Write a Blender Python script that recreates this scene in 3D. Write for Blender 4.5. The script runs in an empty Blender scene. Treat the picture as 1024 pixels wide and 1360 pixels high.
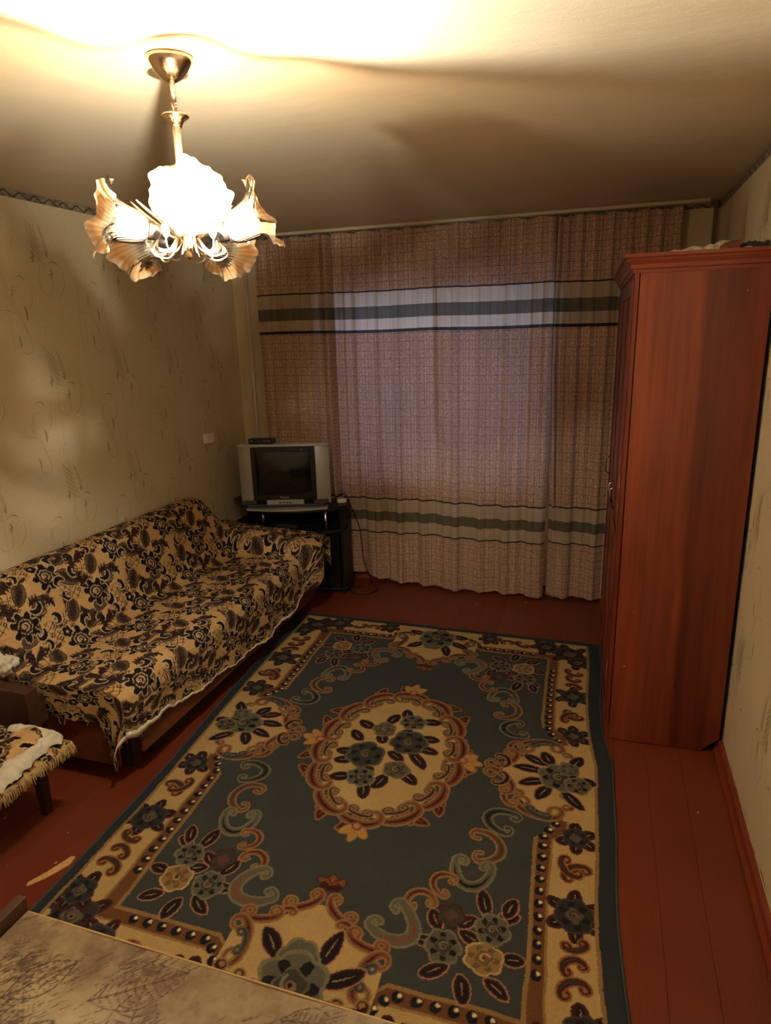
import bpy, math, random
import numpy as np
from mathutils import Vector, Matrix
PI = math.pi
random.seed(7)
rng = np.random.RandomState(11)
SC = bpy.context.scene
COL = SC.collection

# ------------------------------------------------------------------ camera
CAM_Z = 1.8128
def camera():
    pi_, ya, ro = [math.radians(a) for a in (-15.0714, 18.4602, -1.5895)]
    fw = Vector((-math.sin(ya)*math.cos(pi_), math.cos(ya)*math.cos(pi_), math.sin(pi_)))
    rt = Vector((math.cos(ya), math.sin(ya), 0)); up = rt.cross(fw)
    c, s = math.cos(ro), math.sin(ro)
    r2 = rt*c + up*s; u2 = up*c - rt*s
    m = Matrix(((r2.x, u2.x, -fw.x), (r2.y, u2.y, -fw.y), (r2.z, u2.z, -fw.z))).to_4x4()
    m.translation = (0, 0, CAM_Z)
    cd = bpy.data.cameras.new('camera'); cd.sensor_fit = 'VERTICAL'; cd.sensor_height = 36
    cd.lens = 876.24*36/1360; cd.clip_start = .02
    o = bpy.data.objects.new('camera', cd); COL.objects.link(o); o.matrix_world = m
    SC.camera = o
camera()
# ------------------------------------------------------------------ world, exposure, lights
SC.view_settings.view_transform = 'Standard'
SC.view_settings.look = 'None'
SC.view_settings.gamma = 1
SC.view_settings.use_curve_mapping = False
SC.view_settings.exposure = 0.0
BULB = 34000.0        # emission of the one lit bulb
DUSK = 1.9           # evening sky outside the window
w = bpy.data.worlds.new('dusk_sky'); SC.world = w; w.use_nodes = True
bg = w.node_tree.nodes['Background']
bg.inputs[0].default_value = (.52, .58, .90, 1); bg.inputs[1].default_value = DUSK
SC.cycles.transparent_max_bounces = 24
SC.cycles.max_bounces = 10
SC.cycles.diffuse_bounces = 6
SC.cycles.sample_clamp_indirect = 6

# ------------------------------------------------------------------ helpers
def lin(r, g, b):
    f = lambda c: (c/255/12.92 if c <= 10 else ((c/255+.055)/1.055)**2.4)
    return (f(r), f(g), f(b))

class N:
    """tiny node helper"""
    def __init__(s, name):
        s.m = bpy.data.materials.new(name); s.m.use_nodes = True
        s.t = s.m.node_tree; s.b = s.t.nodes['Principled BSDF']; s.out = s.t.nodes['Material Output']
    def n(s, typ, ins=None, **kw):
        o = s.t.nodes.new(typ)
        for k, v in kw.items(): setattr(o, k, v)
        for k, v in (ins or {}).items(): s.i(o, k, v)
        return o
    def i(s, node, key, v):
        sk = node.inputs[key]
        if isinstance(v, bpy.types.NodeSocket): s.t.links.new(v, sk)
        elif isinstance(v, bpy.types.Node): s.t.links.new(v.outputs[0], sk)
        else:
            if sk.type == 'RGBA' and len(v) == 3: v = (*v, 1)
            sk.default_value = v
    def math(s, op, a, b=0.0, c=0.0, clamp=False):
        o = s.n('ShaderNodeMath', operation=op, use_clamp=clamp)
        s.i(o, 0, a); s.i(o, 1, b); s.i(o, 2, c); return o.outputs[0]
    def mix(s, f, a, b, bt='MIX'):
        o = s.n('ShaderNodeMix', data_type='RGBA', blend_type=bt)
        s.i(o, 0, f); s.i(o, 6, a); s.i(o, 7, b); return o.outputs[2]
    def ramp(s, f, stops, interp='LINEAR'):
        o = s.n('ShaderNodeValToRGB'); s.i(o, 0, f); cr = o.color_ramp; cr.interpolation = interp
        while len(cr.elements) < len(stops): cr.elements.new(.5)
        for e, (p, c) in zip(cr.elements, stops):
            e.position = p; e.color = (*c, 1) if len(c) == 3 else c
        return o
    def coord(s, which='Object'):
        return s.n('ShaderNodeTexCoord').outputs[which]
    def mapping(s, scale=(1, 1, 1), which='Object', loc=(0, 0, 0)):
        return s.n('ShaderNodeMapping', {'Vector': s.coord(which), 'Scale': scale, 'Location': loc}).outputs[0]
    def noise(s, vec, scale, detail=3, rough=.55, out='Fac'):
        return s.n('ShaderNodeTexNoise', {'Vector': vec, 'Scale': scale, 'Detail': detail, 'Roughness': rough}).outputs[out]
    def bump(s, h, strength=.3, dist=.001):
        b = s.n('ShaderNodeBump', {'Height': h, 'Strength': strength, 'Distance': dist})
        s.i(s.b, 'Normal', b); return b

def plain(name, col, rough=.6, metal=0., spec=.5, nz=0., nscale=40., bump=0., bscale=200., bdist=.0006):
    k = N(name)
    v = k.coord()
    c = tuple(col)
    if nz:
        f = k.noise(v, nscale)
        lo = tuple(x*(1-nz) for x in c); hi = tuple(min(1, x*(1+nz)) for x in c)
        k.i(k.b, 'Base Color', k.ramp(f, [(.3, lo), (.7, hi)]))
    else: k.i(k.b, 'Base Color', c)
    k.i(k.b, 'Roughness', rough); k.i(k.b, 'Metallic', metal); k.i(k.b, 'Specular IOR Level', spec)
    if bump: k.bump(k.noise(v, bscale), bump, bdist)
    return k.m

class MB:
    """collects shapes for ONE mesh object"""
    def __init__(s): s.v = []; s.f = []; s.uv = None
    def add(s, vs, fs):
        o = len(s.v); s.v += [tuple(p) for p in vs]; s.f += [tuple(i+o for i in f) for f in fs]; return s
    def box(s, lo, hi, M=None, bev=0.):
        x0, y0, z0 = lo; x1, y1, z1 = hi
        if bev:
            b = min(bev, (x1-x0)/2.1, (y1-y0)/2.1, (z1-z0)/2.1)
            vs = []
            for z, k in ((z0, b), (z0+b, 0), (z1-b, 0), (z1, b)):
                for (cx, cy, sx, sy) in ((x0, y0, 1, 1), (x1, y0, -1, 1), (x1, y1, -1, -1), (x0, y1, 1, -1)):
                    if (cx == x0) == (cy == y0): ps = ((cx+sx*k, cy+sy*(b+k)), (cx+sx*(b+k), cy+sy*k))
                    else: ps = ((cx+sx*(b+k), cy+sy*k), (cx+sx*k, cy+sy*(b+k)))
                    vs += [(px, py, z) for px, py in ps]
            fs = [tuple(range(7, -1, -1)), tuple(range(24, 32))]
            for r in range(3):
                for i in range(8):
                    j = (i+1) % 8; fs.append((r*8+i, r*8+j, r*8+8+j, r*8+8+i))
        else:
            vs = [(x0,y0,z0),(x1,y0,z0),(x1,y1,z0),(x0,y1,z0),(x0,y0,z1),(x1,y0,z1),(x1,y1,z1),(x0,y1,z1)]
            fs = [(0,3,2,1),(4,5,6,7),(0,1,5,4),(1,2,6,5),(2,3,7,6),(3,0,4,7)]
        if M is not None: vs = [M @ Vector(p) for p in vs]
        return s.add(vs, fs)
    def tube(s, pts, r, n=8, cap=True):
        pts = [Vector(p) for p in pts]; m = len(pts)
        rs = r if hasattr(r, '__len__') else [r]*m
        vs = []; prev = None
        for i, p in enumerate(pts):
            t = (pts[min(i+1, m-1)] - pts[max(i-1, 0)])
            if t.length < 1e-9: t = Vector((0, 0, 1))
            t.normalize()
            if prev is None:
                a = Vector((0, 0, 1)) if abs(t.z) < .9 else Vector((1, 0, 0))
                u = t.cross(a).normalized()
            else: u = (prev - t*prev.dot(t)).normalized()
            prev = u; q = t.cross(u)
            for k in range(n):
                a = 2*PI*k/n; vs.append(p + (u*math.cos(a) + q*math.sin(a))*rs[i])
        fs = []
        for i in range(m-1):
            for k in range(n):
                j = (k+1) % n; fs.append((i*n+k, i*n+j, (i+1)*n+j, (i+1)*n+k))
        if cap: fs += [tuple(range(n-1, -1, -1)), tuple(range((m-1)*n, m*n))]
        return s.add(vs, fs)
    def lathe(s, prof, n=24, M=None, c=(0, 0, 0)):
        vs = []
        for r, z in prof:
            for k in range(n):
                a = 2*PI*k/n; vs.append(Vector((c[0]+r*math.cos(a), c[1]+r*math.sin(a), c[2]+z)))
        fs = []
        for i in range(len(prof)-1):
            for k in range(n):
                j = (k+1) % n; fs.append((i*n+k, i*n+j, (i+1)*n+j, (i+1)*n+k))
        if M is not None: vs = [M @ p for p in vs]
        return s.add(vs, fs)
    def prism(s, poly, z0, z1, M=None):
        n = len(poly)
        vs = [Vector((x, y, z0)) for x, y in poly] + [Vector((x, y, z1)) for x, y in poly]
        fs = [tuple(range(n-1, -1, -1)), tuple(range(n, 2*n))] + [(i, (i+1) % n, n+(i+1) % n, n+i) for i in range(n)]
        if M is not None: vs = [M @ p for p in vs]
        return s.add(vs, fs)
    def grid(s, P):
        """P: array (a,b,3)"""
        a, b = P.shape[:2]
        o = len(s.v); s.v += [tuple(p) for p in P.reshape(-1, 3)]
        for i in range(a-1):
            for j in range(b-1):
                k = o+i*b+j; s.f.append((k, k+1, k+b+1, k+b))
        return s
    def build(s, name, m, parent=None, smooth=False, loc=None):
        me = bpy.data.meshes.new(name); me.from_pydata(s.v, [], s.f); me.update()
        if smooth: me.polygons.foreach_set('use_smooth', [True]*len(me.polygons))
        me.materials.append(m)
        o = bpy.data.objects.new(name, me); COL.objects.link(o)
        if parent: o.parent = parent
        if loc: o.location = loc
        return o

def fastgrid(name, P, m, parent=None, smooth=True, col=None, uv=None, loc=None):
    """numpy grid (a,b,3) -> mesh, optional colour attribute (a,b,3) and uv (a,b,2)"""
    a, b = P.shape[:2]
    idx = np.arange(a*b).reshape(a, b)
    q = np.stack([idx[:-1, :-1], idx[:-1, 1:], idx[1:, 1:], idx[1:, :-1]], -1).reshape(-1, 4)
    me = bpy.data.meshes.new(name)
    me.vertices.add(a*b); me.vertices.foreach_set('co', P.astype(np.float32).ravel())
    me.loops.add(q.size); me.loops.foreach_set('vertex_index', q.astype(np.int32).ravel())
    me.polygons.add(len(q)); me.polygons.foreach_set('loop_start', np.arange(0, q.size, 4, dtype=np.int32))
    me.update(calc_edges=True)
    if smooth: me.polygons.foreach_set('use_smooth', np.ones(len(q), bool))
    if col is not None:
        at = me.color_attributes.new('yarn', 'FLOAT_COLOR', 'POINT')
        c4 = np.ones((a*b, 4), np.float32); c4[:, :3] = col.reshape(-1, 3); at.data.foreach_set('color', c4.ravel())
    if uv is not None:
        l = me.uv_layers.new(name='cloth'); l.data.foreach_set('uv', uv.reshape(-1, 2)[q.ravel()].astype(np.float32).ravel())
    me.validate(); me.materials.append(m)
    o = bpy.data.objects.new(name, me); COL.objects.link(o)
    if parent: o.parent = parent
    if loc: o.location = loc
    return o

def tag(o, label=None, cat=None, group=None, kind=None):
    if label: o['label'] = label
    if cat: o['category'] = cat
    if group: o['group'] = group
    if kind: o['kind'] = kind
    return o
def thing(name, label, cat, loc=(0, 0, 0), rz=0., group=None):
    o = bpy.data.objects.new(name, None); COL.objects.link(o); o.location = loc; o.rotation_euler = (0, 0, rz)
    o.empty_display_size = .1
    return tag(o, label, cat, group)
def struct(name, mb, m, parent=None, smooth=False):
    o = mb.build(name, m, parent, smooth)
    o['kind'] = 'structure'; return o

# ------------------------------------------------------------------ room numbers
XL, XR, YB, YF, H = -2.636, .5747, 4.5059, -1.3, 2.5
WX0, WX1, WZ0, WZ1 = -1.83, -.36, .80, 2.12       # window opening in the far wall

# ------------------------------------------------------------------ materials
def wallpaper_mat():
    k = N('wallpaper'); v = k.coord()
    f = k.noise(v, 1.3, 4); g = k.noise(v, 90, 3)
    c = k.ramp(f, [(.3, lin(198, 182, 150)), (.7, lin(212, 198, 164))])
    c2 = k.mix(k.math('MULTIPLY', k.ramp(g, [(.42, (0, 0, 0)), (.62, (1, 1, 1))]).outputs[0], .22), c.outputs[0], lin(178, 162, 128))
    # vertical damp streaks in the paper
    st = k.noise(k.mapping((9, 9, .5)), 2.0, 4)
    c3 = k.mix(k.math('MULTIPLY', k.ramp(st, [(.58, (0, 0, 0)), (.75, (1, 1, 1))]).outputs[0], .3), c2, lin(166, 150, 114))
    k.i(k.b, 'Base Color', c3); k.i(k.b, 'Roughness', .75); k.i(k.b, 'Specular IOR Level', .3)
    k.bump(k.math('ADD', k.noise(v, 260, 3), k.math('MULTIPLY', k.noise(v, 5, 3), 2)), .35, .0012)
    return k.m
M_WALLPAPER = wallpaper_mat()
def motif_mat():
    k = N('wallpaper_print'); k.i(k.b, 'Base Color', lin(160, 142, 98)); k.i(k.b, 'Roughness', .7); return k.m
M_MOTIF = motif_mat()
def ceiling_mat():
    k = N('ceiling_plaster'); v = k.coord()
    f = k.noise(v, .9, 5, .6)
    c = k.ramp(f, [(.3, lin(196, 180, 150)), (.5, lin(212, 196, 166)), (.72, lin(204, 194, 170))])
    sc = k.noise(k.mapping((2, 14, 1)), 3.0, 5)
    c2 = k.mix(k.math('MULTIPLY', k.ramp(sc, [(.66, (0, 0, 0)), (.74, (1, 1, 1))]).outputs[0], .15), c.outputs[0], lin(214, 204, 180))
    k.i(k.b, 'Base Color', c2); k.i(k.b, 'Roughness', .8); k.i(k.b, 'Specular IOR Level', .25)
    k.bump(k.math('ADD', k.noise(v, 140, 3), k.math('MULTIPLY', k.noise(k.mapping((1, 3, 1)), 5, 4), 3)), .3, .002)
    return k.m
M_CEIL = ceiling_mat()
def floor_mat():
    k = N('painted_floorboard'); v = k.coord('Object'); g = k.n('ShaderNodeNewGeometry').outputs['Position']
    f = k.noise(g, 2.2, 4)
    c = k.ramp(f, [(.3, lin(100, 44, 25)), (.7, lin(113, 50, 29))]).outputs[0]
    m2 = k.n('ShaderNodeMapping', {'Vector': g, 'Scale': (30, 1.6, 1)}).outputs[0]
    gr = k.noise(m2, 4, 4)
    c = k.mix(k.math('MULTIPLY', k.ramp(gr, [(.35, (1, 1, 1)), (.6, (0, 0, 0))]).outputs[0], .3), c, lin(88, 34, 19))
    # chips where the paint is worn through
    m3 = k.n('ShaderNodeMapping', {'Vector': g, 'Scale': (1, .6, 1)}).outputs[0]
    ch = k.noise(m3, 26, 2, .5)
    c = k.mix(k.ramp(ch, [(.745, (0, 0, 0)), (.757, (1, 1, 1))]).outputs[0], c, lin(196, 160, 118))
    k.i(k.b, 'Base Color', c); k.i(k.b, 'Specular IOR Level', .45)
    k.i(k.b, 'Roughness', k.ramp(f, [(.3, (.34,)*3), (.7, (.46,)*3)]).outputs[0])
    k.bump(k.math('ADD', gr, k.noise(g, 300)), .25, .0007)
    return k.m
M_FLOOR = floor_mat()
def wood_mat(name, c0, c1, c2, rough=.4, axis=2, scale=1.0, split=None, spec=.5):
    """grain runs along the given object axis"""
    k = N(name); v = k.coord()
    s = [14*scale]*3; s[axis] = .9*scale
    mp = k.n('ShaderNodeMapping', {'Vector': v, 'Scale': tuple(s)}).outputs[0]
    f = k.noise(mp, 2.0, 5, .6)
    s2 = [60*scale]*3; s2[axis] = 1.2*scale
    mp2 = k.n('ShaderNodeMapping', {'Vector': v, 'Scale': tuple(s2)}).outputs[0]
    g = k.noise(mp2, 3.0, 3)
    c = k.ramp(f, [(.28, c0), (.5, c1), (.72, c2)]).outputs[0]
    c = k.mix(k.math('MULTIPLY', g, .35), c, c0)
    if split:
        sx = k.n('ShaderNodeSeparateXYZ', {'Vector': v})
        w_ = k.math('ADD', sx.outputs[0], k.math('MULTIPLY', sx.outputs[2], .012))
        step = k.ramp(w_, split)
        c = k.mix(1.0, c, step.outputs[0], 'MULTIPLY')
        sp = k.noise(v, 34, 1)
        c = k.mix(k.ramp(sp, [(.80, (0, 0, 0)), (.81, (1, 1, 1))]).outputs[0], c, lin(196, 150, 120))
    k.i(k.b, 'Base Color', c); k.i(k.b, 'Roughness', rough); k.i(k.b, 'Specular IOR Level', spec)
    k.bump(g, .12, .0004)
    return k.m
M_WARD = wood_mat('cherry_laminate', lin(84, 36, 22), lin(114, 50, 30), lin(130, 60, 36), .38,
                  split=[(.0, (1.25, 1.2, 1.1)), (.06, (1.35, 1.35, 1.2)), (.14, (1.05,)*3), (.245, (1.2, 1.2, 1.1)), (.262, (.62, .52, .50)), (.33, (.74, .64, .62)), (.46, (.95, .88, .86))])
M_WARD2 = wood_mat('cherry_front', lin(82, 34, 22), lin(110, 46, 28), lin(126, 54, 32), .34)
M_CORN = wood_mat('cherry_cornice', lin(100, 40, 24), lin(120, 50, 30), lin(134, 58, 34), .32, axis=0)
M_SOFAWOOD = wood_mat('sofa_veneer', lin(72, 36, 18), lin(100, 52, 26), lin(120, 64, 32), .4, axis=1)
M_DARKWOOD = wood_mat('dark_brown_wood', lin(46, 28, 18), lin(66, 40, 26), lin(80, 50, 32), .45, axis=1)
M_STOOLWOOD = wood_mat('stool_wood', lin(38, 22, 14), lin(52, 30, 18), lin(64, 38, 22), .5)
M_BLACKWOOD = plain('black_ash_board', lin(26, 25, 25), .38, nz=.2, nscale=20)
M_CHROME = plain('brushed_metal', (.6, .58, .55), .25, 1.)
M_TVGREY = plain('silver_plastic', lin(150, 146, 138), .42, nz=.04, bump=.1, bscale=600, bdist=.0002)
M_TVDARK = plain('black_plastic', lin(16, 18, 24), .32)
M_TVSHELL = plain('dark_grey_plastic', lin(46, 46, 46), .6)
M_SCREEN = plain('tube_glass', lin(14, 15, 15), .12, spec=.6)
M_TEXT = plain('silver_lettering', lin(190, 190, 190), .4)
M_WHITE = plain('white_plastic', lin(228, 220, 204), .45)
M_SOCK = plain('socket_hole', lin(60, 54, 48), .6)
M_CABLE = plain('black_cable', lin(14, 13, 13), .45)
M_PAINTWHITE = plain('white_gloss_paint', lin(190, 182, 168), .35, nz=.05, nscale=8)
M_BASE = plain('brown_baseboard_paint', lin(116, 50, 28), .4, nz=.12, nscale=9, bump=.2, bscale=60)
M_WEB = plain('seat_ticking', lin(120, 96, 70), .9)

def border_mat():
    k = N('wallpaper_border'); g = k.n('ShaderNodeNewGeometry').outputs['Position']
    a = k.noise(g, 34, 2)
    s = k.n('ShaderNodeSeparateXYZ', {'Vector': g})
    u = k.math('ADD', s.outputs[0], s.outputs[1])
    wv = k.math('SINE', k.math('MULTIPLY', u, 70))
    zc = k.math('MULTIPLY', k.math('SUBTRACT', s.outputs[2], H-.02), 55)
    d = k.math('ABSOLUTE', k.math('SUBTRACT', zc, k.math('MULTIPLY', wv, .6)))
    msk = k.ramp(d, [(.18, (1, 1, 1)), (.3, (0, 0, 0))]).outputs[0]
    c = k.mix(msk, k.ramp(a, [(.35, lin(98, 88, 74)), (.6, lin(150, 138, 112))]).outputs[0], lin(66, 58, 52))
    k.i(k.b, 'Base Color', c); k.i(k.b, 'Roughness', .7); return k.m
M_BORDER = border_mat()

def attr_mat(name, rough=.95, bscale=900, bstr=.6, bdist=.0012, sheen=.0, var=.12):
    k = N(name)
    a = k.n('ShaderNodeAttribute', attribute_name='yarn').outputs['Color']
    v = k.coord()
    n1 = k.noise(v, bscale, 2); n2 = k.noise(v, 6, 4)
    br = k.math('ADD', 1-var, k.math('MULTIPLY', k.math('ADD', n1, n2), var))
    hs = k.n('ShaderNodeHueSaturation', {'Color': a, 'Value': br}).outputs[0]
    k.i(k.b, 'Base Color', hs); k.i(k.b, 'Roughness', rough); k.i(k.b, 'Specular IOR Level', .12)
    if sheen: k.i(k.b, 'Sheen Weight', sheen)
    k.bump(n1, bstr, bdist)
    return k.m
M_RUG = attr_mat('rug_pile', 1., 700, .8, .0015)
M_BLANKET = attr_mat('chenille_weave', .95, 500, .8, .0015)
M_THROW = attr_mat('printed_cover', .9, 900, .4, .0006, var=.1)
M_LINING = plain('raw_cream_lining', lin(206, 190, 158), .95, nz=.1, nscale=60, bump=.4, bscale=400)
M_FRINGE = plain('straw_fringe', lin(190, 160, 106), .95, nz=.15, nscale=90)
M_TERRY = plain('crumpled_white_cloth', lin(200, 190, 166), .95, nz=.1, nscale=30, bump=.6, bscale=120, bdist=.003)

# ------------------------------------------------------------------ structure
# floor: base slab and painted boards
fl = struct('floor', MB().box((XL-.1, YF-.1, -.12), (XR+.1, YB+.12, -.022)), plain('floor_gap', lin(34, 14, 8), .9))
bw = .138
x = XL; i = 0
plank_me = None
while x < XR-.01:
    wdt = min(bw, XR-x)
    if plank_me is None or wdt < bw-.001:
        o = MB().box((.0004, 0, -.022), (wdt-.0004, YB-YF, 0), bev=.0007).build('plank', M_FLOOR, fl)
        if plank_me is None: plank_me = o.data
    else:
        o = bpy.data.objects.new('plank', plank_me); COL.objects.link(o); o.parent = fl
    o.location = (x, YF, 0)
    x += bw; i += 1

# ceiling with a slight sag and ripples
gx = np.linspace(XL-.02, XR+.02, 90); gy = np.linspace(YF-.02, YB+.02, 160)
GX, GY = np.meshgrid(gx, gy, indexing='ij')
GZ = H + .0035*np.sin(GY*3.1+GX*.7) + .002*np.sin(GX*4.3-GY*1.2) - .004*np.exp(-((GY-1.9-.35*GX)**2)/.02)*np.clip(1-abs(GX+.4)/2, 0, 1)
edge = np.clip(np.minimum.reduce([GX-XL, XR-GX, YB-GY, GY-YF])/.35, 0, 1)
GZ = H + (GZ-H)*edge
mbc = MB(); P = np.stack([GX, GY, GZ], -1)[::-1]
c_ = fastgrid('ceiling', P, M_CEIL); c_['kind'] = 'structure'
struct('trim_5', MB().box((XL-.1, YF-.1, H+.02), (XR+.1, YB+.12, H+.12)), M_CEIL)   # slab above

wl = struct('wall_left', MB().box((XL-.12, YF-.12, -.02), (XL, YB+.12, H+.03)), M_WALLPAPER)
wr = struct('wall_right', MB().box((XR, YF-.12, -.02), (XR+.12, YB+.12, H+.03)), M_WALLPAPER)
wb = MB()
wb.box((XL, YB, -.02), (WX0, YB+.3, H+.03)); wb.box((WX1, YB, -.02), (XR, YB+.3, H+.03))
wb.box((WX0, YB, -.02), (WX1, YB+.3, WZ0)); wb.box((WX0, YB, WZ1), (WX1, YB+.3, H+.03))
wbk = struct('wall_back', wb, M_WALLPAPER)
struct('wall_front', MB().box((XL, YF-.12, -.02), (XR, YF, H+.03)), M_WALLPAPER)
# thin seams of the wallpaper drops are left to the print; border strips under the ceiling
struct('trim_1', MB().box((XL, YF, H-.036), (XL+.003, YB, H-.001)), M_BORDER)
struct('trim_2', MB().box((XR-.003, YF, H-.04), (XR, YB, H-.001)), M_BORDER)
struct('trim_3', MB().box((XL, YB-.004, H-.035), (XR, YB, H-.001)), M_BORDER)
def base(name, p0, p1, nrm):
    """sloped skirting profile swept from p0 to p1"""
    prof = [(0, 0), (.032, 0), (.032, .012), (.02, .03), (.017, .056), (.010, .062), (0, .062)]
    d = Vector(p1)-Vector(p0); nv = Vector(nrm)
    vs = []
    for q in (Vector(p0), Vector(p1)):
        vs += [q + nv*a + Vector((0, 0, b)) for a, b in prof]
    n = len(prof)
    fs = [(i, (i+1) % n, n+(i+1) % n, n+i) for i in range(n)] + [tuple(range(n-1, -1, -1)), tuple(range(n, 2*n))]
    return struct(name, MB().add(vs, fs), M_BASE)
base('baseboard_right', (XR, YF, 0), (XR, YB, 0), (-1, 0, 0))
base('baseboard_left', (XL, YF, 0), (XL, YB, 0), (1, 0, 0))
base('baseboard_back', (XL, YB, 0), (XR, YB, 0), (0, -1, 0))
base('baseboard_front', (XL, YF, 0), (XR, YF, 0), (0, 1, 0))

# window: frame, sashes, panes, sill
win = struct('window_1', MB().box((WX0, YB+.14, WZ0), (WX0+.06, YB+.2, WZ1)).box((WX1-.06, YB+.14, WZ0), (WX1, YB+.2, WZ1))
             .box((WX0+.06, YB+.14, WZ0), (WX1-.06, YB+.2, WZ0+.06)).box((WX0+.06, YB+.14, WZ1-.06), (WX1-.06, YB+.2, WZ1)), M_PAINTWHITE)
MB().box((WX0+.93, YB+.14, WZ0+.06), (WX0+.99, YB+.2, WZ1-.06)).build('mullion', M_PAINTWHITE, win)
MB().box((WX0+.0, YB-.05, WZ0-.035), (WX1, YB+.14, WZ0), bev=.004).build('window_sill', M_PAINTWHITE, win)
def glass_mat():
    k = N('window_glass'); t = k.t
    tr = k.n('ShaderNodeBsdfTransparent', {'Color': (.93, .96, .97)}); gl = k.n('ShaderNodeBsdfGlossy', {'Roughness': .02})
    mx = k.n('ShaderNodeMixShader', {0: .07, 1: tr, 2: gl}); k.i(k.out, 'Surface', mx); return k.m
M_GLASS = glass_mat()
MB().box((WX0+.06, YB+.168, WZ0+.06), (WX0+.93, YB+.172, WZ1-.06)).build('pane', M_GLASS, win)
MB().box((WX0+.99, YB+.168, WZ0+.06), (WX1-.06, YB+.172, WZ1-.06)).build('pane', M_GLASS, win)

# wallpaper sprigs: thin printed strokes lying on the paper
def strokes_to_mesh(strokes, place, mb):
    """strokes: list of (pts2d, widths); place(u,v)->Vector"""
    for pts, ws in strokes:
        n = len(pts); vs = []
        for i in range(n):
            a = pts[max(i-1, 0)]; b = pts[min(i+1, n-1)]
            dx, dy = b[0]-a[0], b[1]-a[1]; L = math.hypot(dx, dy) or 1
            nx, ny = -dy/L*ws[i], dx/L*ws[i]
            vs += [place(pts[i][0]+nx, pts[i][1]+ny), place(pts[i][0]-nx, pts[i][1]-ny)]
        mb.add(vs, [(2*i, 2*i+1, 2*i+3, 2*i+2) for i in range(n-1)])
def bez(p0, p1, p2, p3, n=14):
    out = []
    for i in range(n):
        t = i/(n-1); a = (1-t)**3; b = 3*t*(1-t)**2; c = 3*t*t*(1-t); d = t**3
        out.append((a*p0[0]+b*p1[0]+c*p2[0]+d*p3[0], a*p0[1]+b*p1[1]+c*p2[1]+d*p3[1]))
    return out
def taper(n, w0, w1=None, k=1.0):
    return [(w0*math.sin(PI*(i+.6)/(n+.2))**k) + .0002 for i in range(n)]
def sprig_big():
    S = []
    def c(p0, p1, p2, p3, w=.0011, n=14): S.append((bez(p0, p1, p2, p3, n), taper(n, w, k=.5)))
    c((.02, .12), (-.02, .03), (.04, -.04), (.012, -.10)); c((.012, -.10), (-.02, -.17), (.0, -.24), (.045, -.235))
    c((.045, -.235), (.085, -.225), (.085, -.17), (.068, -.145))
    c((.0, .11), (-.03, .05), (.02, -.02), (.0, -.10), .001)
    for k in range(6):
        y = .09-.026*k
        c((.02+.006*k, y-.05), (.0, y-.02), (-.03, y), (-.052+.006*k, y+.03), .0009, 10)
        c((.022+.006*k, y-.055), (.008, y-.035), (-.02, y-.02), (-.045+.006*k, y+.018), .0008, 10)
    c((.03, .10), (.06, .04), (.075, -.02), (.07, -.055), .0016); c((.035, .08), (.05, .03), (.06, -.02), (.06, -.05), .0018)
    for (px, py, s) in ((-.03, -.06, 1.), (.075, -.13, .9), (.06, -.04, .6)):
        c((px, py+.025*s), (px+.014*s, py+.01), (px+.008*s, py-.015), (px, py-.028*s), .005*s, 9)
        c((px-.012*s, py-.012*s), (px, py), (px+.008*s, py), (px+.015*s, py+.005*s), .0035*s, 7)
    c((-.015, .15), (-.02, .19), (-.005, .21), (0, .2), .001)
    return S
def sprig_small():
    S = []
    def c(p0, p1, p2, p3, w=.001, n=12): S.append((bez(p0, p1, p2, p3, n), taper(n, w, k=.5)))
    c((-.09, .06), (-.05, .065), (-.02, .05), (0, .04)); c((0, .06), (.01, 0), (.05, -.04), (.06, -.10)); c((.06, -.10), (.06, -.15), (0, -.15), (-.01, -.11))
    c((.012, .07), (.02, .02), (.04, -.02), (.045, -.04))
    for k in range(5): c((.0, .05+.02*k), (-.02, .08+.02*k), (-.03, .09+.02*k), (-.04+.02*k, .12+.012*k), .0009, 8)
    for (px, py, s) in ((.045, .05, 1.1), (-.015, -.08, .9)):
        c((px, py+.03*s), (px+.012*s, py+.01), (px+.01*s, py-.015), (px+.004, py-.03*s), .0055*s, 9)
    return S
def curl_small():
    S = []
    def c(p0, p1, p2, p3, w=.001, n=12): S.append((bez(p0, p1, p2, p3, n), taper(n, w, k=.5)))
    c((-.06, .03), (-.03, .06), (.0, .05), (.01, .025)); c((.03, .0), (.05, -.06), (.02, -.1), (-.02, -.12), .0013)
    c((-.035, .045), (-.015, .05), (0, .04), (.0, .03), .0022, 8)
    return S
def paper_print(name, parent, place, y0, y1):
    mb = MB(); A, B, C = sprig_big(), sprig_small(), curl_small()
    i0 = int((y0-2.70)/.485)-1
    for i in range(i0, int((y1-2.70)/.485)+2):
        for j in range(-2, 4):
            for S, (du, dv) in ((A, (0, 0)), (B, (-.165, .215)), (C, (.12, -.12)), (C, (-.1, -.2))):
                u0, v0 = 2.70+.485*i+du, 1.69-.585*j+dv
                if u0 < y0+.12 or u0 > y1-.12 or v0 < .3 or v0 > H-.22: continue
                strokes_to_mesh([([(u0+a, v0+b) for a, b in pts], ws) for pts, ws in S], place, mb)
    o = mb.build(name, M_MOTIF, parent); o['kind'] = 'stuff'; return o
paper_print('wallpaper_pattern', wl, lambda u, v: Vector((XL+.0006, u, v)), .2, YB)
paper_print('wallpaper_pattern', wr, lambda u, v: Vector((XR-.0006, u, v)), .8, YB)
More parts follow.
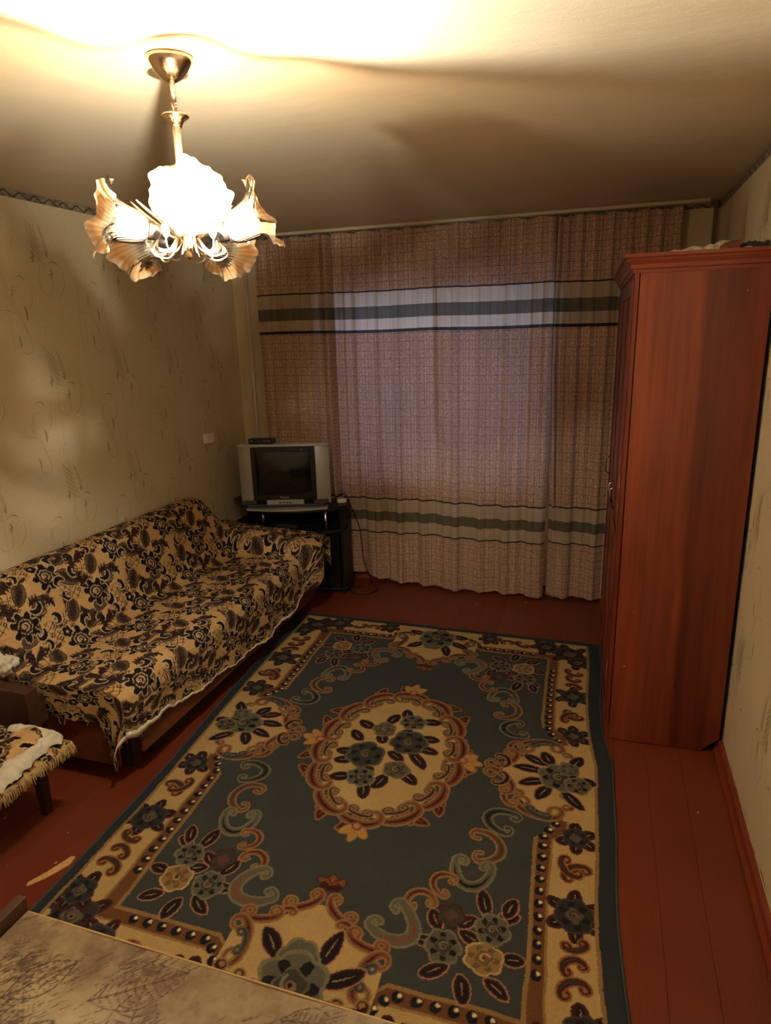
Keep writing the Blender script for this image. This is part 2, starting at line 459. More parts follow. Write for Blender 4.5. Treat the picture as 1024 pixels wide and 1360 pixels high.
# lifted, cracked lower edge of the right-hand wallpaper
mb = MB()
yy = 1.35
while yy < 2.75:
    L = random.uniform(.03, .12); hgt = random.uniform(.006, .03)
    z0 = .066+random.uniform(0, .02)
    pts = [(yy, z0), (yy+L*.4, z0-.002), (yy+L, z0+.003), (yy+L*.8, z0+hgt), (yy+L*.3, z0+hgt*.6)]
    mb.add([Vector((XR-.0008-(.004 if k in (3, 4) else 0), a, b)) for k, (a, b) in enumerate(pts)], [(0, 1, 2, 3, 4)])
    yy += L+random.uniform(.02, .16)
o = mb.build('torn_paper_edge', plain('torn_paper', lin(112, 96, 64), .9), wr); o['kind'] = 'stuff'

# white-painted heating pipe in the far left corner
pp = tag(bpy.data.objects.new('heating_pipe', None), 'thin white-painted vertical heating pipe in the far left corner beside the curtain', 'pipe')
COL.objects.link(pp); pp.location = (-2.50, 4.462, 0)
MB().tube([(0, 0, 0.0), (0, 0, 1.2), (0, 0, H)], .0135, 14).build('pipe_run', M_PAINTWHITE, pp, True)
for z in (.35, 1.55): MB().box((-.006, .012, z-.01), (.006, .0435, z+.01)).build('bracket', M_PAINTWHITE, pp)
pq = tag(bpy.data.objects.new('heating_pipe', None), 'thin grey-painted pipe in the far right corner above the wardrobe', 'pipe')
COL.objects.link(pq); pq.location = (.545, 4.475, 0)
MB().tube([(0, 0, 0.0), (0, 0, H)], .011, 12).build('pipe_run', plain('grey_gloss_paint', lin(120, 112, 92), .4), pq, True)
MB().box((-.005, .010, 2.2), (.005, .0305, 2.22)).build('bracket', M_PAINTWHITE, pq)

# ------------------------------------------------------------------ painter for woven patterns
class Canvas:
    def __init__(s, W, L, res, bgcol, wrap=False):
        s.W, s.L, s.res, s.wrap = W, L, res, wrap
        s.nx, s.ny = int(round(W/res)), int(round(L/res))
        s.c = np.empty((s.nx, s.ny, 3), np.float32); s.c[:] = bgcol
        s.h = np.zeros((s.nx, s.ny), np.float32)
        s.X = (np.arange(s.nx)+.5)*res; s.Y = (np.arange(s.ny)+.5)*res
    def win(s, x0, y0, x1, y1):
        i0, i1 = max(0, int(x0/s.res)-1), min(s.nx, int(x1/s.res)+2)
        j0, j1 = max(0, int(y0/s.res)-1), min(s.ny, int(y1/s.res)+2)
        if i0 >= i1 or j0 >= j1: return None
        return i0, i1, j0, j1
    def put(s, wdw, d, col, h=None, aa=1.0):
        i0, i1, j0, j1 = wdw
        a = np.clip(.5-d/(s.res*aa), 0, 1)
        s.c[i0:i1, j0:j1] += (np.array(col, np.float32)-s.c[i0:i1, j0:j1])*a[..., None]
        if h is not None: s.h[i0:i1, j0:j1] += (h-s.h[i0:i1, j0:j1])*a
    def shifts(s):
        return [(a*s.W, b*s.L) for a in (-1, 0, 1) for b in (-1, 0, 1)] if s.wrap else [(0, 0)]
    def stroke(s, pts, rad, layers):
        """layers: (grow, colour)"""
        for sx, sy in s.shifts():
            p = np.array(pts, float)+(sx, sy); r = np.array(rad, float)
            g = max(l[0] for l in layers)+r.max()+s.res
            wd = s.win(p[:, 0].min()-g, p[:, 1].min()-g, p[:, 0].max()+g, p[:, 1].max()+g)
            if wd is None: continue
            X, Y = s.X[wd[0]:wd[1], None], s.Y[None, wd[2]:wd[3]]
            D = np.full((X.shape[0], Y.shape[1]), 1e9)
            for k in range(len(p)-1):
                a, b = p[k], p[k+1]; e = b-a; L2 = e@e+1e-12
                t = np.clip(((X-a[0])*e[0]+(Y-a[1])*e[1])/L2, 0, 1)
                D = np.minimum(D, np.hypot(X-a[0]-t*e[0], Y-a[1]-t*e[1])-(r[k]+t*(r[k+1]-r[k])))
            for gr, col in layers: s.put(wd, D-gr, col, .0015)
    def polar(s, cx, cy, rf, layers, h=.0015):
        """rf(theta)->unit radius; layers: (radius, colour, [dx,dy])"""
        R = max(l[0] for l in layers)*1.35
        for sx, sy in s.shifts():
            wd = s.win(cx+sx-R, cy+sy-R, cx+sx+R, cy+sy+R)
            if wd is None: continue
            X, Y = s.X[wd[0]:wd[1], None]-cx-sx, s.Y[None, wd[2]:wd[3]]-cy-sy
            th = np.arctan2(Y, X); rr = np.hypot(X, Y)
            for rad, col in layers: s.put(wd, rr-rad*rf(th), col, h)

def arc(cx, cy, r, a0, a1, n=14, r1=None, sx=1, sy=1):
    r1 = r if r1 is None else r1
    return [(cx+sx*(r+(r1-r)*i/(n-1))*math.cos(a0+(a1-a0)*i/(n-1)), cy+sy*(r+(r1-r)*i/(n-1))*math.sin(a0+(a1-a0)*i/(n-1))) for i in range(n)]
def scroll_pts(p0, p1, bulge, curl=.4, n=13):
    """C-scroll: half ellipse from p0 to p1 bulging to the left of p0->p1, both ends rolled inward"""
    p0, p1 = np.array(p0, float), np.array(p1, float)
    d = p1-p0; L = np.hypot(*d); e = d/L; nn = np.array([-e[1], e[0]])*(1 if bulge >= 0 else -1); b = abs(bulge)
    cr = L*curl*.34
    e0 = [p0+e*cr*(1-math.cos(a))*(1-.18*a/PI)-nn*cr*math.sin(a)*(1-.12*a) for a in np.linspace(3.6, .5, 6)]
    mid = [p0+e*L*(1-math.cos(PI*t))/2+nn*b*math.sin(PI*t) for t in np.linspace(0, 1, n)]
    e1 = [p1-e*cr*(1-math.cos(a))*(1-.18*a/PI)-nn*cr*math.sin(a)*(1-.12*a) for a in np.linspace(.5, 3.6, 6)]
    return [tuple(q) for q in e0+mid+e1]

# ------------------------------------------------------------------ rug
RW, RL = 1.86, 2.62
CU, CV = .92, 1.31
FIELD = lin(56, 58, 56); CREAM = lin(166, 138, 90); TAN = lin(130, 102, 64); BROWN = lin(96, 62, 38)
RUST = lin(112, 66, 44); WINE = lin(62, 28, 27); INK = lin(28, 24, 26); GREY = lin(84, 80, 66); DGREY = lin(54, 52, 46)
SAGE = lin(108, 102, 78); PINK = lin(150, 112, 88)
def paint_rug():
    K = Canvas(RW, RL, .0016, FIELD)
    X, Y = K.X[:, None], K.Y[None, :]
    full = (0, K.nx, 0, K.ny)
    EDGE = lin(42, 46, 49)
    def boxd(mx, my, mx1=None, my1=None):  # signed distance outside-positive of inset box (symmetric)
        mx1 = mx if mx1 is None else mx1; my1 = my if my1 is None else my1
        ax = np.abs(X-CU)-(CU-mx); ay = np.abs(Y-CV)-(CV-my)
        return np.maximum(ax, ay)
    K.c[:] = EDGE
    K.put(full, boxd(.040, .040), TAN, .001); K.put(full, boxd(.052, .052), CREAM, .0012)
    # dotted brown band with tan edges; it steps outward around the four cartouches
    AX, AY = np.abs(X-CU), np.abs(Y-CV)
    def inner(off):
        ux = .66-off; vy = 1.055-off            # half sizes of the field at inner line
        bx = .055*np.clip((.36-AY)/.06, 0, 1)    # jogs
        by = .06*np.clip((.28-AX)/.07, 0, 1)
        return np.maximum(AX-(ux+bx), AY-(vy+by))
    K.put(full, inner(-.062), TAN, .001); K.put(full, inner(-.053), BROWN, .0006); K.put(full, inner(-.010), TAN, .001); K.put(full, inner(.004), FIELD, .0)
    quad = [(sx, sy) for sx in (1, -1) for sy in (1, -1)]
    def M(p, q): return (CU+q[0]*(CU-p[0])*-1 if False else CU+q[0]*(p[0]-CU), CV+q[1]*(p[1]-CV))
    def MM(pts, q): return [M(p, q) for p in pts]
    # dots
    def dot(u, v):
        K.polar(u, v, lambda t: 1+0*t, [(.0175, INK)]); K.polar(u+.006, v-.006, lambda t: 1+.15*np.cos(3*t), [(.0078, SAGE)]); K.polar(u+.006, v-.006, lambda t: 1+0*t, [(.0055, lin(214, 190, 140))])
    for q in quad:
        for k in range(12): dot(*M((.232, .40+.051*k), q))
        for k in range(6): dot(*M((.345+.052*k, .226), q))
        for p in ((.215, 1.0), (.19, 1.04), (.178, 1.085), (.64, .205), (.665, .17)): dot(*M(p, q))
    def leaf(u, v, ang, L, wd, q, outline=PINK, body=WINE, core=INK, vein=PINK, curve=.15):
        n = 9; pts = []; r = []
        for i in range(n):
            t = i/(n-1); a = ang+curve*(t-.5)
            pts.append((u+math.cos(a)*L*t, v+math.sin(a)*L*t)); r.append(wd*1.22*math.sin(PI*min(1, t*.92+.06))**.75)
        P = MM(pts, q)
        K.stroke(P, r, [(.004, outline), (0, body), (-.006, core)])
        K.stroke(P[2:7], [.0018, .0022, .0018, .0014, .0008], [(0, vein)])
    def flower(u, v, R, q, petals=6, cols=None, rot=0., dark=True):
        c0, c1, c2, c3 = cols or (SAGE, GREY, DGREY, INK)
        R = R*1.16; cu, cv = M((u, v), q); ph = rot*q[0]*q[1]+(0 if q[0] > 0 else 1.)
        rf = lambda t: .86+.17*np.abs(np.cos(petals*(t+ph)/2))**.8+.02*np.cos(9*t)
        K.polar(cu, cv, rf, [(R, c0), (R*.88, c1)])
        for k in range(petals):
            a = 2*PI*(k+.5)/petals-ph+PI/petals*0
            K.polar(cu+math.cos(a)*R*.52, cv+math.sin(a)*R*.52, lambda t: 1+.25*np.cos(2*(t-a)), [(R*.21, c3 if dark else c2)])
        K.polar(cu, cv, lambda t: .9+.12*np.cos(4*t+1), [(R*.52, c1), (R*.44, c2)])
        K.stroke(arc(cu, cv, R*.12, ph, ph+4.4, 9, R*.30), [R*.05]*9, [(0, c0)])
        K.polar(cu, cv, lambda t: 1+0*t, [(R*.13, lin(120, 84, 60)), (R*.07, INK)])
    def cscroll(p0, p1, bulge, wd, q, cols=(TAN, RUST, WINE), w_in=.55, curl=.5):
        P = MM(scroll_pts(p0, p1, bulge, curl), q); n = len(P)
        r = [wd*(.42+.62*max(0, math.sin(PI*(i-3)/(n-7)))**1.2) if 3 <= i <= n-4 else wd*.45 for i in range(n)]; r[0] = r[-1] = wd*.62
        K.stroke(P, r, [(.0035, cols[0]), (-wd*.22, cols[1])])
        m = P[7:-7]; k_ = len(m)
        if k_ > 2: K.stroke(m, [wd*.34*math.sin(PI*(i+.5)/k_) for i in range(k_)], [(0, cols[2])])
    def cs3(p0, apex, p1, wd, q, cols, curl=.5):
        ax_, ay_ = apex[0]-(p0[0]+p1[0])/2, apex[1]-(p0[1]+p1[1])/2; L = math.hypot(p1[0]-p0[0], p1[1]-p0[1])
        sg = (-(p1[1]-p0[1])*ax_+(p1[0]-p0[0])*ay_)/L
        cscroll(p0, p1, sg, wd, q, cols, curl=curl)
    LITE = (SAGE, GREY, DGREY, INK); OCHR = (lin(170, 140, 90), lin(130, 104, 66), lin(98, 76, 50), lin(80, 46, 34)); DARK = (lin(60, 54, 50), lin(44, 42, 42), lin(84, 78, 62), INK)
    for q in quad:
        # --- bouquet in the field corner
        for (u, v, a, L) in ((.40, .36, -2.4+3.14, .0), ):
            pass
        for (u, v, a, L, W_) in ((.37, .34, -2.7, .075, .018), (.45, .33, -1.9, .08, .02), (.49, .36, -.7, .085, .018), (.33, .42, 2.9, .06, .018),
                             (.40, .46, .3, .07, .018), (.35, .55, 2.5, .065, .018), (.39, .56, 1.25, .10, .02), (.33, .57, 1.8, .08, .018), (.53, .42, -.1, .07, .017),
                             (.53, .47, 1.0, .075, .018), (.47, .50, 2.3, .06, .016)):
            leaf(u, v, a, L, W_, q)
        flower(.51, .415, .052, q, 6, LITE, .2); flower(.385, .41, .052, q, 6, OCHR, .5, False); flower(.37, .515, .05, q, 6, LITE, .9)
        K.polar(*M((.505, .53), q), lambda t: .75+.3*np.abs(np.cos(2.5*t)), [(.05, WINE), (.042, DGREY)])
        K.polar(*M((.505, .53), q), lambda t: .75+.3*np.abs(np.cos(2*t)), [(.022, lin(84, 58, 48))])
        # --- chain of C scrolls
        for p0, ap, p1, wd, cc in (((.335, 1.05), (.445, 1.0), (.37, .935), .017, (SAGE, DGREY, INK)), ((.47, .925), (.375, .865), (.44, .775), .015, (TAN, BROWN, DGREY)),
                                   ((.525, .765), (.455, .66), (.395, .755), .019, (SAGE, GREY, INK)), ((.515, .685), (.585, .665), (.545, .595), .011, (TAN, RUST, WINE)),
                                   ((.565, .565), (.61, .60), (.65, .52), .012, (TAN, RUST, WINE)), ((.665, .53), (.625, .395), (.745, .42), .021, (SAGE, GREY, RUST))):
            cs3(p0, ap, p1, wd, q, cc)
        # --- border motifs on the long side
        for (u, v, R, c, pt) in ((.115, .64, .058, DARK, 6), (.118, .985, .044, DARK, 5), (.145, .175, .072, DARK, 6), (.10, .265, .05, DARK, 5)):
            for k in range(6 if R > .05 else 5):
                a = 2*PI*k/6+.5+u*9; leaf(u+math.cos(a)*R*.7, v+math.sin(a)*R*.7, a, R*.95, .017, q, outline=WINE, vein=PINK)
            flower(u, v, R, q, pt, c, .3)
        for (p0, p1, b) in (((.085, .47), (.15, .43), .03), ((.07, .84), (.15, .78), .035), ((.15, .52), (.08, .55), .02), ((.08, .40), (.16, .36), .03), ((.16, .88), (.10, .80), .03)):
            cscroll(p0, p1, b, .012, q, (lin(128, 84, 50), WINE, DGREY))
        # --- border motifs on the short side
        for (u, v, R, c, pt) in ((.27, .115, .058, DARK, 6), (.60, .10, .04, DARK, 5)):
            for k in range(6):
                a = 2*PI*k/6+.2; leaf(u+math.cos(a)*R*.7, v+math.sin(a)*R*.7, a, R*.9, .016, q, outline=WINE)
            flower(u, v, R, q, pt, c, .1)
        cscroll((.37, .14), (.44, .09), .03, .012, q, (lin(128, 84, 50), WINE, DGREY)); cscroll((.53, .13), (.46, .12), .03, .011, q, (lin(128, 84, 50), WINE, DGREY))
    # --- side cartouches
    for sx in (1, -1):
        q = (sx, 1)
        cen = M((.165, CV), q)
        K.polar(cen[0], cen[1], lambda t: (1/np.maximum(np.sqrt((np.cos(t)/.232)**2+(np.sin(t)/.215)**2), 1e-6))*(1+.06*np.abs(np.cos(3*t)))*1.0, [(1.0, TAN), (.955, RUST), (.90, CREAM)] if False else [(1., CREAM)])
        K.put(full, -np.maximum(np.abs(X-CU)-(CU-.040), np.abs(Y-CV)-(CV-.040)), EDGE, .0); K.put(full, np.maximum(np.maximum(np.abs(X-CU)-(CU-.040), np.abs(Y-CV)-(CV-.040)), -(np.abs(X-CU)-(CU-.052))), TAN, .001)
        K.put(full, np.maximum(np.maximum(.052-(X if sx > 0 else 2*CU-X), -(.245-np.abs(Y-CV))-.0), (X if sx > 0 else 2*CU-X)-.165), CREAM)
        for sy in (1, -1):
            q = (sx, sy)
            cscroll((.17, 1.10), (.345, 1.14), -.055, .016, q, (TAN, RUST, WINE)); cscroll((.36, 1.10), (.33, 1.19), -.05, .013, q, (TAN, RUST, WINE))
            cscroll((.375, 1.165), (.475, 1.30), .045, .014, q, (TAN, RUST, WINE)); cscroll((.21, 1.07), (.30, 1.105), -.02, .010, q, (GREY, DGREY, DGREY))
            cscroll((.44, 1.215), (.405, 1.29), .03, .010, q, (TAN, WINE, INK)); cscroll((.155, 1.13), (.17, 1.22), .03, .009, q, (TAN, RUST, WINE))
        q = (sx, 1)
        for (u, v, a, L) in ((.24, 1.23, -.5, .10), (.25, 1.28, -.1, .12), (.24, 1.34, .3, .11), (.15, 1.22, -2.2, .10), (.11, 1.30, 3.0, .06), (.17, 1.38, 2.2, .12), (.22, 1.22, -1.2, .08), (.22, 1.37, 1.0, .10)):
            leaf(u, v, a, L, .021, q)
        flower(.185, 1.30, .075, q, 6, LITE, .2); flower(.115, 1.335, .045, q, 5, (TAN, GREY, DGREY, INK), .9); flower(.15, 1.235, .038, q, 5, (SAGE, GREY, GREY, DGREY), .3)
    # --- end cartouches
    for sy in (1, -1):
        def top(a):   # scalloped top profile as a function of |u-CU|
            return np.interp(a, [0, .03, .08, .12, .16, .21, .245], [.45, .44, .39, .375, .36, .345, .28])
        vv = CV-np.abs(Y-CV) if False else (Y if sy > 0 else 2*CV-Y)
        d = np.maximum(np.maximum(vv-top(AX), .052-vv), AX-.250)
        K.put(full, d, CREAM, .0012)
        for sx in (1, -1):
            q = (sx, sy)
            cscroll((.90, .49), (.80, .42), .032, .014, q, (TAN, RUST, WINE)); cscroll((.845, .40), (.785, .365), -.02, .010, q, (TAN, RUST, WINE))
            cscroll((.80, .385), (.675, .355), .028, .014, q, (TAN, RUST, WINE)); cscroll((.675, .335), (.715, .175), .040, .015, q, (TAN, RUST, WINE))
            cscroll((.70, .295), (.725, .21), .018, .007, q, (GREY, DGREY, DGREY)); cscroll((.68, .17), (.78, .15), -.02, .011, q, (TAN, WINE, INK))
        q = (1, sy)
        for (u, v, a, L) in ((.85, .24, 2.3, .11), (.98, .25, 1.2, .13), (1.01, .2, .5, .13), (.85, .13, 3.3, .11), (1.0, .13, .0, .11), (.92, .08, -1.2, .06)):
            leaf(u, v, a, L, .023, q)
        K.polar(*M((.915, .25), q), lambda t: .85+.15*np.abs(np.cos(3*t)), [(.070, SAGE), (.060, GREY), (.025, INK)])
        flower(.925, .165, .098, q, 6, LITE, .4)
        # the small three-leaf spray beyond the cartouche
        for a, L in ((1.57, .06), (.7, .062), (2.44, .062)):
            leaf(.92, .515, a, L, .014, q, outline=WINE, body=RUST, core=RUST, vein=PINK)
        cscroll((.885, .525), (.955, .525), -.006, .006, q, (WINE, WINE, INK))
    # --- medallion
    a_, b_ = .285, .435
    def rf(t): return 1/np.sqrt((np.cos(t)/a_)**2+(np.sin(t)/b_)**2)*(1+.03*np.cos(14*t))
    K.polar(CU, CV, rf, [(1.0, CREAM)]) if False else None
    th = np.arctan2(Y-CV, X-CU); rr = np.hypot(X-CU, Y-CV)
    K.put(full, rr-rf(th), CREAM, .0012)
    nsc = 14
    angs = []
    for k in range(nsc*40):
        pass
    # equal-arc nodes on the oval
    tt = np.linspace(0, 2*PI, 2000); ex, ey = CU+a_*1.03*np.cos(tt), CV+b_*1.03*np.sin(tt)
    sl = np.concatenate([[0], np.cumsum(np.hypot(np.diff(ex), np.diff(ey)))])
    for k in range(nsc):
        s0 = sl[-1]*(k+.0)/nsc; s1 = sl[-1]*(k+1.0)/nsc
        A = (np.interp(s0, sl, ex), np.interp(s0, sl, ey)); B = (np.interp(s1, sl, ex), np.interp(s1, sl, ey))
        mx, my = (A[0]+B[0])/2-CU, (A[1]+B[1])/2-CV; an = math.atan2(my/b_, mx/a_)
        out = np.array([math.cos(an)*b_, math.sin(an)*a_]); out /= np.hypot(*out)
        oa = math.atan2(out[1], out[0]); tang = oa+PI/2
        # outward leaves
        if k % 2 == 0 or True:
            bx, by = (A[0]+B[0])/2+out[0]*.03, (A[1]+B[1])/2+out[1]*.03
            sgn = 1 if k % 2 else -1
            leaf(bx, by, oa+.8*sgn, .10, .020, (1, 1), outline=TAN, body=RUST, core=WINE, vein=TAN)
            leaf(bx-out[1]*.03*sgn, by+out[0]*.03*sgn, oa-.5*sgn, .055, .013, (1, 1), outline=TAN, body=RUST, core=WINE, vein=TAN)
        # scroll outline outside the cream, inner curls
        cscroll(B, A, .045, .021, (1, 1), (TAN, RUST, WINE), curl=.75)
        A2 = (A[0]*.75+B[0]*.25+out[0]*-.012, A[1]*.75+B[1]*.25+out[1]*-.012); B2 = (A[0]*.15+B[0]*.85-out[0]*.03, A[1]*.15+B[1]*.85-out[1]*.03)
        cscroll(B2, A2, .020, .008, (1, 1), (TAN, DGREY, WINE), curl=.7)
    # four lily finials
    for (u, v, oa) in ((CU, CV-b_-.055, -PI/2), (CU, CV+b_+.055, PI/2), (CU-a_-.05, CV+.01, PI), (CU+a_+.05, CV-.01, 0)):
        for da, L in ((0, .085), (.8, .075), (-.8, .075)):
            leaf(u, v, oa+da, L, .016, (1, 1), outline=TAN, body=lin(164, 122, 64), core=lin(164, 122, 64), vein=TAN)
        K.polar(u, v, lambda t: 1+0*t, [(.022, RUST), (.014, PINK)])
    # bouquet in the medallion
    for (u, v, a, L) in ((.78, 1.28, -2.4, .09), (.80, 1.17, -2.7, .08), (.87, 1.12, -1.3, .09), (.95, 1.05, -1.9, .07), (1.02, 1.07, -.3, .09), (1.04, 1.20, -.2, .085), (1.05, 1.27, .15, .085),
                         (1.02, 1.31, .8, .12), (.77, 1.37, 3.0, .08), (.78, 1.42, 2.7, .08), (.80, 1.53, 2.8, .08), (.87, 1.56, 1.2, .09), (.95, 1.49, 1.9, .09), (1.01, 1.46, .5, .09),
                         (.88, 1.27, -2.0, .06), (.93, 1.33, .6, .08), (.95, 1.20, -1.0, .06), (.88, 1.46, 2.2, .06)):
        leaf(u, v, a, L, .021, (1, 1), outline=WINE, body=WINE, core=INK, vein=PINK)
    flower(.98, 1.08, .055, (1, 1), 6, LITE, .3); flower(.86, 1.17, .052, (1, 1), 5, (TAN, GREY, DGREY, lin(70, 60, 44)), .6)
    flower(.85, 1.525, .055, (1, 1), 6, LITE, .8); flower(.985, 1.44, .052, (1, 1), 5, (TAN, GREY, DGREY, lin(70, 60, 44)), .1)
    flower(.995, 1.24, .078, (1, 1), 6, (GREY, DGREY, DGREY, INK), .2); flower(.825, 1.375, .080, (1, 1), 6, (GREY, DGREY, DGREY, INK), .5)
    return K
K = paint_rug()
def smooth_noise(nx, ny, cell, seed, amp=1.0):
    r = np.random.RandomState(seed); gx_, gy_ = int(nx/cell)+3, int(ny/cell)+3
    g = r.rand(gx_, gy_); x_ = np.arange(nx)/cell; y_ = np.arange(ny)/cell
    ix, iy = x_.astype(int), y_.astype(int); fx, fy = x_-ix, y_-iy
    fx = fx*fx*(3-2*fx); fy = fy*fy*(3-2*fy)
    a = g[ix][:, iy]*(1-fx)[:, None]+g[ix+1][:, iy]*fx[:, None]; b = g[ix][:, iy+1]*(1-fx)[:, None]+g[ix+1][:, iy+1]*fx[:, None]
    return (a*(1-fy)[None]+b*fy[None]-.5)*2*amp
nu, nv = 640, 900
# denser rows toward the near end of the rug
U = np.linspace(0, RW, nu); V = RL*(np.linspace(0, 1, nv)**.93)
UU, VV = np.meshgrid(U, V, indexing='ij')
jx = smooth_noise(nu, nv, 2.0, 3, .0016); jy = smooth_noise(nu, nv, 2.0, 4, .0016)
bx_, by_ = smooth_noise(nu, nv, 30, 5, .004), smooth_noise(nu, nv, 30, 6, .004)
ci = np.clip(((UU+jx+bx_)/K.res).astype(int), 0, K.nx-1); cj = np.clip(((VV+jy+by_)/K.res).astype(int), 0, K.ny-1)
rc = K.c[ci, cj]*(1+smooth_noise(nu, nv, 1.5, 8, .10)+smooth_noise(nu, nv, 25, 9, .06))[..., None]
# horizontal wear lines in the pile
rc *= (1+.05*smooth_noise(nu, nv, 3, 12, 1)[:, ::-1]*0+.04*np.sin(VV*900))[..., None]
rh = K.h[ci, cj]
Yr = 3.76-VV
Xr = -1.82+.053*VV+UU
tR = np.clip((UU-1.5)/.36, 0, 1)
Xr = Xr+tR*(.012*np.sin(VV*5.2+.6)-.02*np.clip(VV-2.1, 0, 1)+.012*np.exp(-((VV-1.15)/.12)**2))
# left edge slips a little under the sofa and kinks
tL = np.clip((.3-UU)/.3, 0, 1)
Xr = Xr+tL*(.008*np.sin(VV*4+1))-tL*.040*np.clip(1.25-VV/2.2, .2, 1)
Zr = .009+rh*.8+.0025*np.sin(VV*3.1+UU*1.3)**2
rip = np.exp(-((UU-RW)/.05)**2)*(.010*np.clip(np.sin(VV*5.2+2.0), 0, 1))*np.clip((VV-.95)*8, 0, 1)
Zr += rip
def rimdrop(Z, U_, V_, W_, L_, e=.006):
    m = np.minimum.reduce([U_, W_-U_, V_, L_-V_])
    return Z-(np.clip(1-m/e, 0, 1))*(.006)
Zr = rimdrop(Zr, UU, VV, RW, RL)
rug = fastgrid('rug', np.stack([Xr, Yr, Zr], -1)[:, ::-1], M_RUG, col=np.clip(rc, 0, 1)[:, ::-1])
tag(rug, 'large slate-blue rug with cream floral border and central medallion on the painted floor', 'rug')
# bound edge of the rug as a rolled cord
def edge_pts(i, j): return (float(Xr[i, j]), float(Yr[i, j]), float(max(.006, Zr[i, j]-.001)))
M_BIND = plain('rug_binding', lin(54, 62, 64), .95, nz=.15, nscale=200)
mb = MB()
mb.tube([edge_pts(nu-1, j) for j in range(0, nv, 12)]+[edge_pts(nu-1, nv-1)], .0045, 6); mb.tube([edge_pts(0, j) for j in range(0, nv, 12)]+[edge_pts(0, nv-1)], .0045, 6)
mb.tube([edge_pts(i, 0) for i in range(0, nu, 12)]+[edge_pts(nu-1, 0)], .0045, 6); mb.tube([edge_pts(i, nv-1) for i in range(0, nu, 12)]+[edge_pts(nu-1, nv-1)], .0045, 6)
mb.build('binding', M_BIND, rug, True)

# tan scrap lying against the rug's left edge
mb = MB()
pts = [(-1.805, 1.375), (-1.77, 1.42), (-1.732, 1.50), (-1.742, 1.535), (-1.757, 1.53), (-1.785, 1.45), (-1.815, 1.39)]
mb.prism(pts, .001, .004)
o = mb.build('cloth_strip', plain('tan_tape', lin(196, 150, 92), .9, nz=.15, nscale=80, bump=.3, bscale=300)); tag(o, 'narrow tan strip of tape on the red floor beside the left edge of the rug', 'tape')

